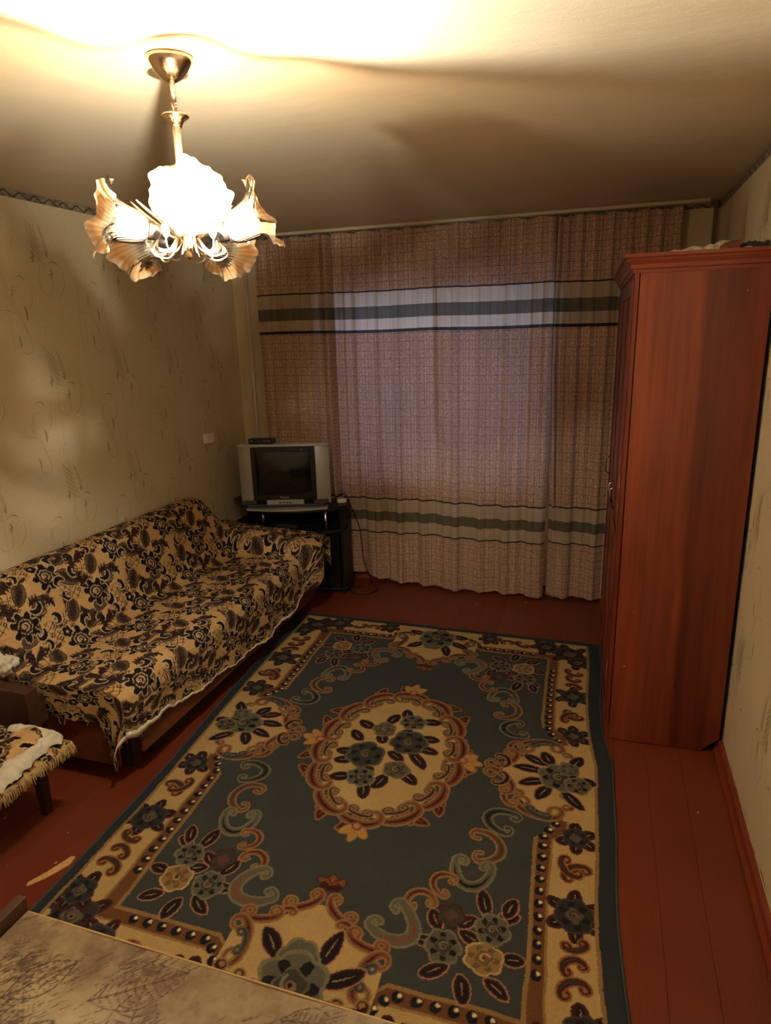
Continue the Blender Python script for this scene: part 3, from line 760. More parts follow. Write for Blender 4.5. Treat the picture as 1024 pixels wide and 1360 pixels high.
# ------------------------------------------------------------------ blanket pattern tile
def paint_tile():
    TB = lin(182, 146, 96); DK = lin(27, 20, 22); BR = lin(56, 35, 30); CRM = lin(200, 172, 130); MID = lin(96, 74, 54)
    K = Canvas(.252, .322, .0014, TB, wrap=True); F = .75
    def blob_leaf(u, v, a, L, wd, hatch=True):
        n = 9; p = [(u+math.cos(a)*L*i/8, v+math.sin(a)*L*i/8) for i in range(n)]; r = [wd*math.sin(PI*(i+.5)/9)**.7 for i in range(n)]
        K.stroke(p, r, [(.003, CRM), (0.0015, DK), (-.0015, MID)])
        if hatch:
            c, s_ = math.cos(a), math.sin(a)
            for k in range(-7, 8):
                o = k*.0085
                for (dx, dy) in ((1, 1), (1, -1)):
                    # line across leaf
                    mx_, my_ = u+c*(L/2+o), v+s_*(L/2+o)
                    t = max(0, 1-abs(L/2+o-L/2)/(L/2))**.5*wd*.8
                    ex_, ey_ = (c*dx*.7-s_*dy*.7), (s_*dx*.7+c*dy*.7)
                    K.stroke([(mx_-ex_*t, my_-ey_*t), (mx_+ex_*t, my_+ey_*t)], [.0016, .0016], [(0, DK)])
    def lattice(u, v, a, R):
        for k in range(-3, 4):
            for s_ in (0, PI/2):
                d = k*.019; ca, sa = math.cos(a+s_), math.sin(a+s_)
                h = R*math.sqrt(max(0, 1-(d/R)**2)) if abs(d) < R else 0
                if h: K.stroke([(u-sa*d-ca*h, v+ca*d-sa*h), (u-sa*d+ca*h, v+ca*d+sa*h)], [.0014, .0014], [(0, BR)])
        for i in (-1, 0, 1):
            for j in (-1, 0, 1):
                if (i+j) % 2 == 0:
                    K.polar(u+i*.024, v+j*.024, lambda t: .7+.4*np.abs(np.cos(2*t)), [(.008, BR), (.003, CRM)])
    def bigflower(u, v, R, rot):
        for k in range(7):
            a = 2*PI*k/7+rot
            p = [(u+math.cos(a)*R*.6, v+math.sin(a)*R*.6), (u+math.cos(a)*R*1.15, v+math.sin(a)*R*1.15)]
            K.stroke(p, [R*.32, R*.30], [(.0025, CRM), (0, DK)])
        K.polar(u, v, lambda t: .9+.12*np.abs(np.cos(4*(t-rot))), [(R*.95, DK), (R*.70, CRM), (R*.64, DK), (R*.52, lin(50, 34, 30))])
        K.stroke(arc(u, v, R*.34, rot, rot+5, 12), [R*.05]*12, [(0, CRM)])
        K.polar(u, v-.004, lambda t: 1+0*t, [(R*.16, CRM), (R*.08, DK)])
    def comma(u, v, a, R, f=1):
        P = arc(u, v, R, a, a+f*3.9, 14, R*.35); K.stroke(P, [R*(.12+.26*math.sin(PI*min(1, (i+1)/11))) for i in range(14)], [(.003, CRM), (0, DK)])
    def twig(u, v, a, L, f=1):
        p = [(u+math.cos(a+f*.6*i/7)*L*i/7, v+math.sin(a+f*.6*i/7)*L*i/7) for i in range(8)]
        K.stroke(p, [.0024]*8, [(0, DK)])
        for i in range(2, 8):
            s_ = 1 if i % 2 else -1; b = a+f*.6*i/7+s_*.9
            K.stroke([p[i], (p[i][0]+math.cos(b)*.017, p[i][1]+math.sin(b)*.017)], [.0068, .003], [(0, BR if i % 3 else DK)])
    for ox, oy, fl in ((0, 0, 1), (.126, .161, -1)):
        lattice(ox+.13*F, oy+.10*F, .6, .05)
        lattice(ox+.10*F, oy+.19*F, -.3, .035)
        twig(ox+.02*F, oy+.13*F, 1.2*fl, .07, fl); twig(ox+.15*F, oy+.02*F, .5, .06, -fl); twig(ox+.09*F, oy+.03*F, -1.9, .05, fl); twig(ox+.16*F, oy+.16*F, 2.6, .05, 1)
        blob_leaf(ox+.055*F, oy+.055*F, 1.0*fl, .085, .030); blob_leaf(ox+.0*F, oy+.075*F, 2.0, .075, .026); blob_leaf(ox-.06*F, oy+.02*F, 2.6, .07, .026)
        bigflower(ox+.04*F, oy+.0*F, .038, .2*fl)
        comma(ox+.10*F, oy+.045*F, 2.0, .024, fl); comma(ox-.03*F, oy+.09*F, -1.0, .026, -fl); comma(ox+.075*F, oy+.15*F, 3.2, .024, fl); comma(ox+.155*F, oy+.055*F, .2, .02, -fl)
        comma(ox+.0*F, oy+.155*F, 1.0, .02, 1)
        K.polar(ox+.145*F, oy+.175*F, lambda t: .8+.25*np.abs(np.cos(2.5*t)), [(.024, CRM), (.021, DK), (.010, BR), (.005, CRM)])
    # fill remaining gaps with small dark sprigs
    r = np.random.RandomState(4)
    for k in range(26):
        u, v = r.rand()*K.W, r.rand()*K.L
        a, b = int(u/K.res), int(v/K.res)
        if abs(K.c[a, b]-np.array(TB)).sum() < .01: twig(u, v, r.rand()*6.3, .035, 1 if r.rand() < .5 else -1)
    return K
TILE = paint_tile()
def tile_color(S, T, seed=1):
    nx_, ny_ = S.shape
    j1 = smooth_noise(nx_, ny_, 2, seed, .0010); j2 = smooth_noise(nx_, ny_, 2, seed+1, .0010)
    ii = np.floor(((S+j1) % TILE.W)/TILE.res).astype(int) % TILE.nx; jj = np.floor(((T+j2) % TILE.L)/TILE.res).astype(int) % TILE.ny
    return TILE.c[ii, jj]*(1+smooth_noise(nx_, ny_, 2, seed+2, .10))[..., None]

# ------------------------------------------------------------------ sofa
sofa = thing('sofa', 'long low sofa-bed with brown veneer panels under a patterned blanket along the left wall', 'sofa', (-2.2, 2.85, 0))
S0 = Vector((2.2, -2.85, 0))
def sp(name, mb, m, sm=False, parent=None):
    mb.v = [tuple(Vector(p)+S0) for p in mb.v]; return mb.build(name, m, parent or sofa, sm)
sp('seat', MB().box((-2.60, 1.93, .20), (-1.80, 3.60, .425), bev=.03), M_WEB)
bk = MB()
bk.add([Vector(p) for p in [(-2.63, 1.93, .42), (-2.31, 1.93, .42), (-2.47, 1.93, .785), (-2.60, 1.93, .785), (-2.63, 3.66, .42), (-2.31, 3.66, .42), (-2.47, 3.62, .785), (-2.60, 3.62, .785)]],
       [(0, 1, 2, 3), (7, 6, 5, 4), (1, 5, 6, 2), (3, 2, 6, 7), (0, 3, 7, 4), (0, 4, 5, 1)])
sp('backrest', bk, M_WEB)
sp('armrest', MB().box((-2.50, 3.64, .16), (-1.76, 3.80, .515), bev=.02), M_SOFAWOOD)
sp('front_panel', MB().box((-1.80, 2.00, .118), (-1.782, 3.80, .40), bev=.003), M_SOFAWOOD)
sp('side_panel', MB().box((-2.56, 1.912, .095), (-1.84, 1.93, .41), bev=.003), M_SOFAWOOD)
sp('armrest', MB().box((-2.60, 1.80, .27), (-2.155, 1.86, .452), bev=.004).box((-2.60, 1.86, .27), (-2.17, 1.905, .40)), M_DARKWOOD)
for (x, y) in ((-1.90, 2.06), (-1.90, 3.72), (-2.55, 2.06), (-2.55, 3.72)):
    sp('leg', MB().box((x-.025, y-.025, 0), (x+.025, y+.025, .20)), M_DARKWOOD)
# storage box under the seat, set back; its dark colour paints in shade
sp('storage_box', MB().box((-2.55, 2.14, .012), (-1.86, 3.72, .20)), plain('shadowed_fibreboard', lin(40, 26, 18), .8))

# blanket: sheet with cloth coordinates s (from wall over back, seat, front) and t (along the sofa)
ds = .0042
prof = [(-2.625, .66), (-2.612, .80), (-2.55, .818), (-2.475, .808), (-2.43, .76), (-2.36, .60), (-2.295, .468), (-2.25, .447), (-2.1, .450), (-1.9, .462), (-1.80, .455), (-1.765, .425), (-1.757, .38)]
pr_ = np.array(prof); sl = np.concatenate([[0], np.cumsum(np.hypot(*np.diff(pr_, axis=0).T))]); s_edge = sl[-1]
DROP = .30
svals = np.arange(0, s_edge+DROP, ds)
Yn, Yfar = 1.915, 3.845
NEAR = .30                                   # overhang beyond the near end
FARD = .22
tvals = np.arange(-NEAR, (Yfar-Yn)+FARD, ds)
SS, TT = np.meshgrid(svals, tvals, indexing='ij')
def sm(a, k=9):
    ker = np.ones(k)/k; a = np.pad(a, (k//2, k//2), mode='edge'); return np.convolve(a, ker, 'valid')
px_ = sm(np.interp(svals, sl, pr_[:, 0]), 11); pz_ = sm(np.interp(svals, sl, pr_[:, 1]), 11)
over = np.clip(svals-s_edge, 0, None)
ny = len(tvals); nxs = len(svals)
wr1 = smooth_noise(nxs, ny, 26, 21, 1.); wr2 = smooth_noise(nxs, ny, 9, 22, 1.); wr3 = smooth_noise(nxs, ny, 60, 23, 1.)
# hem length along the front follows the photo
Ycl = Yn+TT
hem = np.interp(Yn+tvals, [1.6, 1.9, 2.0, 2.17, 2.2, 2.69, 3.1, 3.4, 3.6, 3.70, 3.72, 4.1], [.235, .235, .235, .245, .215, .174, .143, .175, .235, .30, .395, .395])
hem = hem + .004*np.sin((Yn+tvals)*60)+.003*np.sin((Yn+tvals)*141)
L_front = .38-hem                               # drop below z .38
ov = np.clip((SS-s_edge)/DROP, 0, 1)*L_front[None, :]
Xb = np.repeat(px_[:, None], ny, 1).copy(); Zb = np.repeat(pz_[:, None], ny, 1).copy()
Xb = np.where(SS > s_edge, -1.757+.010*np.sin(Ycl*19)*ov/.2, Xb); Zb = np.where(SS > s_edge, .38-ov, Zb)
Yb = Ycl.copy()
# far armrest lifts the cloth
armz = .582-.03*np.clip((Xb+2.35)/.6, 0, 1)
la = 1/(1+np.exp(-(Ycl-3.615)/.018))
isarm = la*np.clip((SS-.35)/.1, 0, 1)
Zb = Zb+np.where(SS <= s_edge, np.maximum(armz-Zb, 0)*isarm, 0)
frontarm = np.clip((SS-(s_edge-.12))/.12, 0, 1)*la
Xb = Xb+.085*frontarm
Zb = np.where(SS > s_edge, Zb+(armz-.38-.03)*la*(1-ov/.3*0)*np.clip(1-ov/np.maximum(L_front[None], 1e-3), 0, 1), Zb)
Zb = Zb-.05*frontarm*np.where(SS <= s_edge, ((SS-(s_edge-.12))/.12).clip(0, 1)**2, 0)
# back end slopes down to the arm
bk_ = np.clip((Ycl-3.56)/.22, 0, 1); bk_ = bk_*bk_*(3-2*bk_)
backz = np.minimum(Zb, 9)
Zb = np.where((SS < 1.0*s_edge*.42), Zb-(Zb-np.minimum(Zb, .60))*bk_, Zb)
# beyond the far arm hangs down behind it
fd = np.clip(Ycl-3.835, 0, None)
Yb = np.where(fd > 0, 3.835+.004*np.sin(SS*20), Yb); Zb = Zb-fd*.75
# near end: drops over the side, longest at the corner point
nd = np.clip(-TT, 0, None)
ln = np.interp(svals, [0, .3, .75, s_edge-.18, s_edge-.08, s_edge+DROP], [.26, .22, .15, .165, .22, .30])/NEAR
ndl = nd*ln[:, None]
side = nd > 0
corner = side & (SS > s_edge)
zside = Zb-ndl
Yb = np.where(side, Yn-.020-.009*np.sin(SS*22)*ndl/.2, Yb)
Zb = np.where(side & ~corner, zside, Zb)
rad = np.sqrt(ov**2+ndl**2); phi = np.arctan2(ndl, ov+1e-6)
Zb = np.where(corner, .395-rad*.92, Zb)
Xb = np.where(corner, -1.757-.0*phi-(.10*np.clip(phi/(PI/2), 0, 1))*np.clip(rad/.25, 0, 1)+.0*rad, Xb)
Xb = np.where(side & ~corner & (SS > s_edge-.3), Xb-.10*np.clip(ndl/.25, 0, 1)*np.clip((SS-(s_edge-.3))/.3, 0, 1), Xb)
Yb = np.where(corner, Yn-.022+.045*(1-phi/(PI/2))*0+.02*np.sin(phi*6)*rad/.2-.02*rad/.25, Yb)
# wrinkles along the normal (approx)
bump_ = .005*wr1+.0022*wr2+.007*wr3
isback = (SS < sl[5]) ; vert = (SS > s_edge)
Zb = Zb+np.where(~vert & ~side, np.abs(bump_)*.9, 0)
Xb = Xb+np.where(isback & ~side, np.abs(bump_)*.6, 0)+np.where(vert & ~side, bump_*.8, 0)
# long folds on the seat and creases on the back
Zb = Zb+np.where((SS > sl[6]) & (SS < s_edge) & ~side, .004*np.sin(Ycl*7+SS*9)+.003*np.sin(Ycl*15-SS*5), 0)
Xb = Xb+np.where(isback, .008*np.clip(np.sin(Ycl*7.5+1)*np.sin(SS*5), 0, 1), 0)
Xb = np.maximum(Xb, XL+.006)
colb = tile_color(SS*.74+.03, TT*.74+.07, 30)
bl = fastgrid('sofa_blanket', np.stack([Xb, Yb, Zb], -1)[::-1], M_BLANKET, col=np.clip(colb, 0, 1)[::-1])
tag(bl, 'tan and black floral chenille blanket covering the sofa back, seat and far arm', 'blanket')
# cream lining strip along the front hem
ii = len(svals)-1
mb = MB(); js = [j for j in range(ny) if tvals[j] > -.27 and tvals[j] < 1.90]
rows = []
js = [j for j in js if tvals[j] < 1.64]
for a in (0, 1, 2, 3):
    row = []
    for j in js[::3]:
        tt_ = tvals[j]
        wd_ = .010+.004*math.sin(tt_*5+1)+.0015*math.sin(tt_*37)+.016*math.exp(-((tt_-.02)/.12)**2)
        out_ = .0035 if a in (1, 2) else .0005
        ox_, oy_ = (out_, 0) if tt_ > .0 else (out_*.6, -out_)
        zz = Zb[ii, j]+(wd_ if a in (0, 1) else -.001)
        lean = .35*(wd_) if tt_ < 0 and a in (0, 1) else 0
        row.append((Xb[ii, j]+ox_+lean*.2, Yb[ii, j]+oy_, zz))
    rows.append(row)
mb.grid(np.array([rows[0], rows[1], rows[2], rows[3]]))
lo = mb.build('hem', M_LINING, bl, True); lo['label'] = 'raw cream hem'
# loose threads at the corner and near side
mb = MB()
for k in range(14):
    j = random.randrange(0, 40); i_ = random.randrange(int(nxs*.5), nxs-2) if k % 2 else nxs-1
    jj_ = 0 if k % 2 else random.randrange(0, 90)
    p = Vector((Xb[i_, jj_], Yb[i_, jj_], Zb[i_, jj_])); L = random.uniform(.012, .035)
    mb.tube([p, p+Vector((random.uniform(-.006, .006), -.004, -L*.5)), p+Vector((random.uniform(-.01, .01), -.004, -L))], .0007, 3, cap=False)
o = mb.build('loose_thread', M_FRINGE, bl); o['kind'] = 'stuff'

# ------------------------------------------------------------------ stool at left with a fringed cover
stool = thing('stool', 'dark wooden stool at the left edge under a fringed floral cloth', 'stool', (-2.10, 1.55, 0))
MB().box((-.28, -.17, .33), (.19, .14, .36), bev=.004).build('seat', M_STOOLWOOD, stool)
for (x, y) in ((.07, .145), (.07, -.145), (-.26, .145), (-.26, -.145)):
    MB().add([Vector(p) for p in [(x-.014+.0, y-.016, 0), (x+.014, y-.016, 0), (x+.014, y+.016, 0), (x-.014, y+.016, 0),
                                  (x-.026, y-.022, .33), (x+.022, y-.022, .33), (x+.022, y+.022, .33), (x-.026, y+.022, .33)]],
             [(3, 2, 1, 0), (4, 5, 6, 7), (0, 1, 5, 4), (1, 2, 6, 5), (2, 3, 7, 6), (3, 0, 4, 7)]).build('leg', M_STOOLWOOD, stool)
MB().box((-.24, .135, .25), (.06, .155, .33)).box((-.24, -.155, .25), (.06, -.135, .33)).box((.06, -.125, .25), (.08, .125, .33)).build('apron', M_STOOLWOOD, stool)
n1, n2 = 150, 110
a1 = np.linspace(0, 1, n1); a2 = np.linspace(0, 1, n2); A1, A2 = np.meshgrid(a1, a2, indexing='ij')
SX = -2.42+A1*.565; SY = 1.345+A2*.375
f1, f2 = smooth_noise(n1, n2, 12, 41, 1.), smooth_noise(n1, n2, 5, 42, 1.)
eR = np.clip((SX+1.925)/.07, 0, 1); eT = np.clip((SY-1.66)/.06, 0, 1); eB = np.clip((1.40-SY)/.055, 0, 1)
SZ = .392+.006*f1+.002*f2-.055*np.clip(np.sqrt(eR**2+eT**2+eB**2), 0, 1.15)**1.6+.018*np.exp(-((SX+1.99)/.06)**2)*(.5+A2*.7)
cc = tile_color((SX+2.5)*.74, (SY-1.2)*.74, 51)
cv = fastgrid('stool_cover', np.stack([SX, SY, SZ], -1), M_BLANKET, col=np.clip(cc, 0, 1))
tag(cv, 'small tan and black floral cloth with straw fringe on the stool at left', 'cloth')
# crumpled pale lining rolled along its edge
nA, nB = 90, 16
LA, LB = np.meshgrid(np.linspace(0, 1, nA), np.linspace(0, 1, nB), indexing='ij')
cxr = np.where(LA < .68, -1.892, -1.892-(LA-.68)/.32*.20); cyr = np.where(LA < .68, 1.37+LA/.68*.29, 1.672)
dirx = np.where(LA < .68, 1., .25); diry = np.where(LA < .68, 0.15, 1.)
wv = (.034+.008*np.sin(LA*9))*(LB-.5)*2
crm = smooth_noise(nA, nB, 4, 91, 1)+.6*smooth_noise(nA, nB, 2, 92, 1)
LZ = .386+.020*np.sqrt(np.clip(1-((LB-.5)*2)**2, 0, 1))+.006*crm-.012*(LA < .25)*(1-LA/.25)-.014*np.clip((LB-.55), 0, 1)*2
PL = np.stack([cxr+dirx*wv+.006*np.sin(LA*40), cyr+diry*wv*.8, LZ], -1)
o = fastgrid('folded_lining', PL, M_TERRY, cv); o['label'] = 'crumpled off-white lining'
mb = MB()
for k in range(210):
    t = k/209
    if t < .8: p = Vector((-1.857, 1.345+t/.8*.37, 0)); 
    else: p = Vector((-1.857-(t-.8)/.2*.1, 1.715, 0))
    z = .352-.01*t; L = random.uniform(.022, .05)
    q = Vector((random.uniform(-.004, .006), random.uniform(-.005, .005), 0))
    mb.tube([p+Vector((-.005, 0, z)), p+q+Vector((.004, 0, z-L*.5)), p+q*1.6+Vector((.004, 0, z-L))], [.0016, .0014, .0008], 4, cap=False)
o = mb.build('fringe', M_FRINGE, cv); o['kind'] = 'stuff'
# pale crumpled bundle on the sofa seat end above the stool
n1 = 60
A1, A2 = np.meshgrid(np.linspace(0, PI, 30), np.linspace(0, 2*PI, 50), indexing='ij')
rad_ = 1+.12*np.sin(5*A2+3*A1)+.08*np.sin(9*A1+2*A2)+.05*np.sin(13*A2-7*A1)
PB = np.stack([-2.36+.07*rad_*np.sin(A1)*np.cos(A2)*.8, 1.90+.045*rad_*np.sin(A1)*np.sin(A2), .505+.05*rad_*np.cos(A1)], -1)
o = fastgrid('pale_cloth', PB, M_TERRY)
tag(o, 'crumpled off-white cloth lying on the near end of the blanket at the left edge', 'cloth')

# ------------------------------------------------------------------ daybed in the near left corner
DY, DX, DZ = .935, -1.245, .50
day = thing('daybed', 'low daybed with a dark wooden end board in the foreground under a leaf-print cover', 'bed', (-.6, .5, 0))
D0 = Vector((.6, -.5, 0))
def dp(name, mb, m, sm=False):
    mb.v = [tuple(Vector(p)+D0) for p in mb.v]; return mb.build(name, m, day, sm)
dp('mattress', MB().box((DX+.012, .22, .30), (.42, DY-.012, DZ-.008), bev=.02), M_WEB)
dp('bed_frame', MB().box((DX+.01, .20, .14), (.43, DY-.01, .30), bev=.004), M_DARKWOOD)
dp('end_board', MB().box((DX-.030, .20, .10), (DX-.004, DY+.012, .538), bev=.003), M_DARKWOOD)
for (x, y) in ((DX+.05, .26), (DX+.05, DY-.06), (.38, .26), (.38, DY-.06)):
    dp('leg', MB().box((x-.025, y-.025, 0), (x+.025, y+.025, .14)), M_DARKWOOD)
def paint_throw():
    W_, L_ = 1.70, .80
    K = Canvas(W_, L_, .0020, lin(146, 126, 98))
    r = np.random.RandomState(5)
    base_ = .9*smooth_noise(K.nx, K.ny, 70, 61, 1)+.5*smooth_noise(K.nx, K.ny, 31, 62, 1)+.3*smooth_noise(K.nx, K.ny, 13, 63, 1)+.25*smooth_noise(K.nx, K.ny, 5, 64, 1)+.2*smooth_noise(K.nx, K.ny, 2, 65, 1)
    D_, Lc = np.array(lin(104, 84, 70)), np.array(lin(166, 148, 114))
    m_ = np.clip(.5+.5*base_, 0, 1)[..., None]; K.c[:] = D_*(1-m_)*.75+K.c*.35*(1-m_)*.7+Lc*m_
    INKB = lin(76, 60, 52)
    for k in range(75):                                    # hatched patches of the print
        u, v = r.rand()*W_, r.rand()*L_; a = r.choice([.6, .75, .9, 2.2])+r.randn()*.1; n_ = r.randint(20, 60)
        for j in range(n_):
            du, dv = r.randn()*.045, r.randn()*.022
            L = r.uniform(.012, .04); c0 = (u+du, v+dv)
            K.stroke([c0, (c0[0]+math.cos(a)*L, c0[1]+math.sin(a)*L)], [.0012, .0004], [(0, INKB if r.rand() < .6 else lin(96, 70, 56))])
    def lf(u, v, a, L, wd, dark):
        n = 12; e = (math.cos(a), math.sin(a)); nn_ = (-e[1], e[0])
        for s_ in (1, -1):
            P = [(u+e[0]*L*i/11+nn_[0]*s_*wd*math.sin(PI*i/11), v+e[1]*L*i/11+nn_[1]*s_*wd*math.sin(PI*i/11)) for i in range(12)]
            K.stroke(P, [.0016]*12, [(.0014, lin(150, 132, 104)), (0, INKB)])
            for i in range(1, 11):
                K.stroke([(u+e[0]*L*i/11, v+e[1]*L*i/11), (P[min(11, i+1)])], [.0011, .0005], [(0, lin(84, 62, 50))])
        K.stroke([(u, v), (u+e[0]*L, v+e[1]*L)], [.0018, .0008], [(0, INKB)])
    for (u, v, a, L, wd) in ((.44, .52, 1.9, .15, .05), (.95, .44, 1.3, .2, .07), (.30, .60, .6, .2, .05), (.12, .55, .9, .15, .04), (.20, .38, 1.2, .18, .05), (.70, .68, .2, .12, .03), (.62, .38, .4, .16, .05),
                             (.8, .30, 2.2, .2, .05), (1.25, .4, 1.2, .2, .06), (.42, .25, .5, .2, .06), (.1, .2, 1.0, .2, .06), (.55, .6, .1, .08, .022), (1.15, .62, .5, .14, .04)):
        lf(u, v, a, L, wd, 1)
    for (u, v, w1) in ((.46, .56, .03), (.10, .62, .05), (.14, .50, .06), (.62, .44, .07), (1.0, .3, .06), (.35, .45, .05), (.82, .52, .05)):
        for j in range(260):
            a = .8+r.randn()*.3; c0 = (u+r.randn()*w1*.7, v+r.randn()*w1*.5); L = .014
            K.stroke([c0, (c0[0]+math.cos(a)*L, c0[1]+math.sin(a)*L)], [.0010, .0004], [(0, INKB)])
    return K
KT = paint_throw()
n1, n2 = 480, 230
cu_ = np.linspace(0, 1.70, n1); cvv = np.linspace(0, .80, n2); A1, A2 = np.meshgrid(cu_, cvv, indexing='ij')
hang = .09                                    # cloth length hanging past the far edge
CX = DX+A1
far_len = (DY-.20)
CY = .20+np.minimum(A2, far_len); ovr = np.clip(A2-far_len, 0, None)
CZ = DZ+.0025*smooth_noise(n1, n2, 30, 71, 1)+.0010*smooth_noise(n1, n2, 8, 72, 1)
ridge = np.exp(-(((CX+1.02)*.62-(CY-.62)*.79)/.012)**2)*.008*np.clip((.86-CY)*6, 0, 1)
ridge2 = np.exp(-(((CX+.55)*.8-(CY-.6)*.6)/.02)**2)*.004
CZ = CZ+ridge+ridge2
th_ = np.clip(ovr/.012, 0, 1)*PI/2
CY = CY+.008*np.sin(th_)+.002*np.sin(CX*31)*np.clip(ovr/.05, 0, 1)
CZ = CZ-.008*(1-np.cos(th_))-np.clip(ovr-.012, 0, None)
ci = np.clip((A1/KT.res).astype(int), 0, KT.nx-1); cj = np.clip((A2/KT.res).astype(int), 0, KT.ny-1)
th = fastgrid('bed_cover', np.stack([CX, CY, CZ], -1), M_THROW, col=np.clip(KT.c[ci, cj], 0, 1))
tag(th, 'brown and beige cover with sketched leaf print lying over the daybed in the foreground', 'bed cover')
MB().tube([(DX+x_, DY+.0035, DZ-.0005) for x_ in np.linspace(0, 1.70, 60)], .0028, 6).build('seam', plain('cover_piping', lin(176, 146, 100), .9), th, True)

# ------------------------------------------------------------------ wardrobe
WH = 2.022; WD = .452; WLn = 1.22
ward = thing('wardrobe', 'tall cherry-red laminate wardrobe with moulded cornice standing by the right wall', 'wardrobe', (.1048, 2.8128, 0), math.radians(1.5))
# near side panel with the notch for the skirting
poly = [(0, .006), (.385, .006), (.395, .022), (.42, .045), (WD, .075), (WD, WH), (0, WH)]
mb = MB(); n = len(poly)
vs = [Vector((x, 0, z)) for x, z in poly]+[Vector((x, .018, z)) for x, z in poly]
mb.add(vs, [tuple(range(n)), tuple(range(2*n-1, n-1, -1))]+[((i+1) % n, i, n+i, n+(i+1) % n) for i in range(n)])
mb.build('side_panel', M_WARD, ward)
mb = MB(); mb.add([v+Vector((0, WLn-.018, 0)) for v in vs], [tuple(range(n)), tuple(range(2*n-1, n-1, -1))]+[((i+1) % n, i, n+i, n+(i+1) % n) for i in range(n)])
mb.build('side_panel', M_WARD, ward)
MB().box((WD-.006, .018, .08), (WD-.002, WLn-.018, WH)).build('back_panel', M_BLACKWOOD, ward)
MB().box((0, .018, WH-.02), (WD-.006, WLn-.018, WH)).build('top_panel', M_WARD2, ward)
MB().box((.004, .018, .0), (.02, WLn-.018, .06)).build('plinth', M_WARD2, ward)
MB().box((.02, .018, .06), (WD-.006, WLn-.018, .078)).build('bottom_panel', M_WARD2, ward)
dw = (WLn-.006)/3
for k in range(3):
    y0 = .003+k*dw
    d = MB().box((-.020, y0, .065), (-.003, y0+dw-.003, WH-.01), bev=.002).build('door', M_WARD2, ward)
    fr = MB()
    for (a, b, c_, e) in ((y0+.01, y0+.055, .08, WH-.03), (y0+dw-.058, y0+dw-.013, .08, WH-.03)):
        fr.box((-.026, a, c_), (-.019, b, e), bev=.003)
    fr.box((-.026, y0+.055, WH-.09), (-.019, y0+dw-.058, WH-.03), bev=.003).box((-.026, y0+.055, .08), (-.019, y0+dw-.058, .14), bev=.003).box((-.026, y0+.055, .9), (-.019, y0+dw-.058, .95), bev=.003)
    fr.build('door_moulding', M_WARD2, d)
    MB().tube([(-.026, y0+dw*(.85 if k != 1 else .15), 1.0), (-.046, y0+dw*(.85 if k != 1 else .15), 1.01), (-.046, y0+dw*(.85 if k != 1 else .15), 1.09), (-.026, y0+dw*(.85 if k != 1 else .15), 1.10)], .004, 8).build('handle', M_CHROME, d, True)
# scraps of tape on the door edge
for (z, L) in ((1.17, .05), (1.08, .03), (.33, .05)):
    MB().box((-.0278, .02, z), (-.0262, .026, z+L)).build('sticker', plain('peeling_sticker', lin(170, 150, 130), .7), ward)
# cornice: stepped profile swept along the front and the near side (mitred)
cp = [(0, 0), (.008, 0), (.010, .012), (.020, .016), (.024, .030), (.040, .044), (.046, .052), (.058, .055), (.058, .068), (.0, .068)]
mb = MB()
path = [((WD-.002, 0), (0, -1)), ((0, 0), (-1, -1)), ((0, WLn), (-1, 0))]
vs = []
for (x, y), (nx_, ny_) in path:
    for a, b in cp:
        vs.append(Vector((x+nx_*a*.75-(.02 if nx_ else 0)*1, y+ny_*a*.55, WH-.012+b)))
n = len(cp)
fs = []
for s_ in range(2):
    for i in range(n): fs.append((s_*n+i, s_*n+(i+1) % n, (s_+1)*n+(i+1) % n, (s_+1)*n+i))
fs += [tuple(range(n)), tuple(range(3*n-1, 2*n-1, -1))]
mb.add(vs, fs); mb.build('cornice', M_CORN, ward)
MB().box((-.02, .0, WH+.046), (WD-.004, WLn, WH+.055)).build('cornice_board', M_CORN, ward)

# things lying on top of the wardrobe
TZ = WH+.0565
def ontop(name, label, cat, x, y, rz, parts):
    t = thing(name, label, cat, (x, y, TZ), rz)
    for nm, mb, m in parts: mb.build(nm, m, t)
    return t
def crumple(w_, l_, t_, seed, amp, slope=0.):
    a, b = 26, 14
    r = np.random.RandomState(seed)
    X_, Y_ = np.meshgrid(np.linspace(0, w_, a), np.linspace(0, l_, b), indexing='ij')
    Z_ = t_+X_*slope+amp*np.abs(smooth_noise(a, b, 3, seed, 1))+amp*np.abs(smooth_noise(a, b, 1.5, seed+1, .5))
    mb = MB(); mb.grid(np.stack([X_, Y_, Z_], -1)); mb.grid(np.stack([X_, Y_, Z_*0+.0], -1)[::-1])
    for (i0, ax) in ((0, 0), (-1, 0)):
        E1 = np.stack([X_[i0], Y_[i0], Z_[i0]], -1); E0 = np.stack([X_[i0], Y_[i0], Z_[i0]*0], -1); mb.grid(np.stack([E0, E1]))
    for j0 in (0, -1):
        E1 = np.stack([X_[:, j0], Y_[:, j0], Z_[:, j0]], -1); E0 = np.stack([X_[:, j0], Y_[:, j0], Z_[:, j0]*0], -1); mb.grid(np.stack([E0, E1]))
    return mb
M_PAPERS = plain('old_newspaper', lin(176, 164, 134), .9, nz=.45, nscale=45)
ontop('newspaper', 'crumpled yellowed newspaper lying on top of the wardrobe behind its cornice', 'newspaper', .165, 2.99, .06, [('sheet', crumple(.27, .22, .008, 81, .012, .11), M_PAPERS)])
M_KRAFT = plain('brown_wrapping', lin(112, 66, 44), .85, nz=.3, nscale=30)
mb = MB(); mb.prism([(0, 0), (.075, .0), (.085, .05), (.04, .09), (-.01, .06)], 0, .04)
mb.v = [(x*.62, y*.8, z*(1.0 if .03 < x < .08 else .6)) for x, y, z in mb.v]
ontop('paper_bundle', 'small angular brown paper bundle on top of the wardrobe', 'bundle', .405, 2.905, .3, [('wrapping', mb, M_KRAFT)])
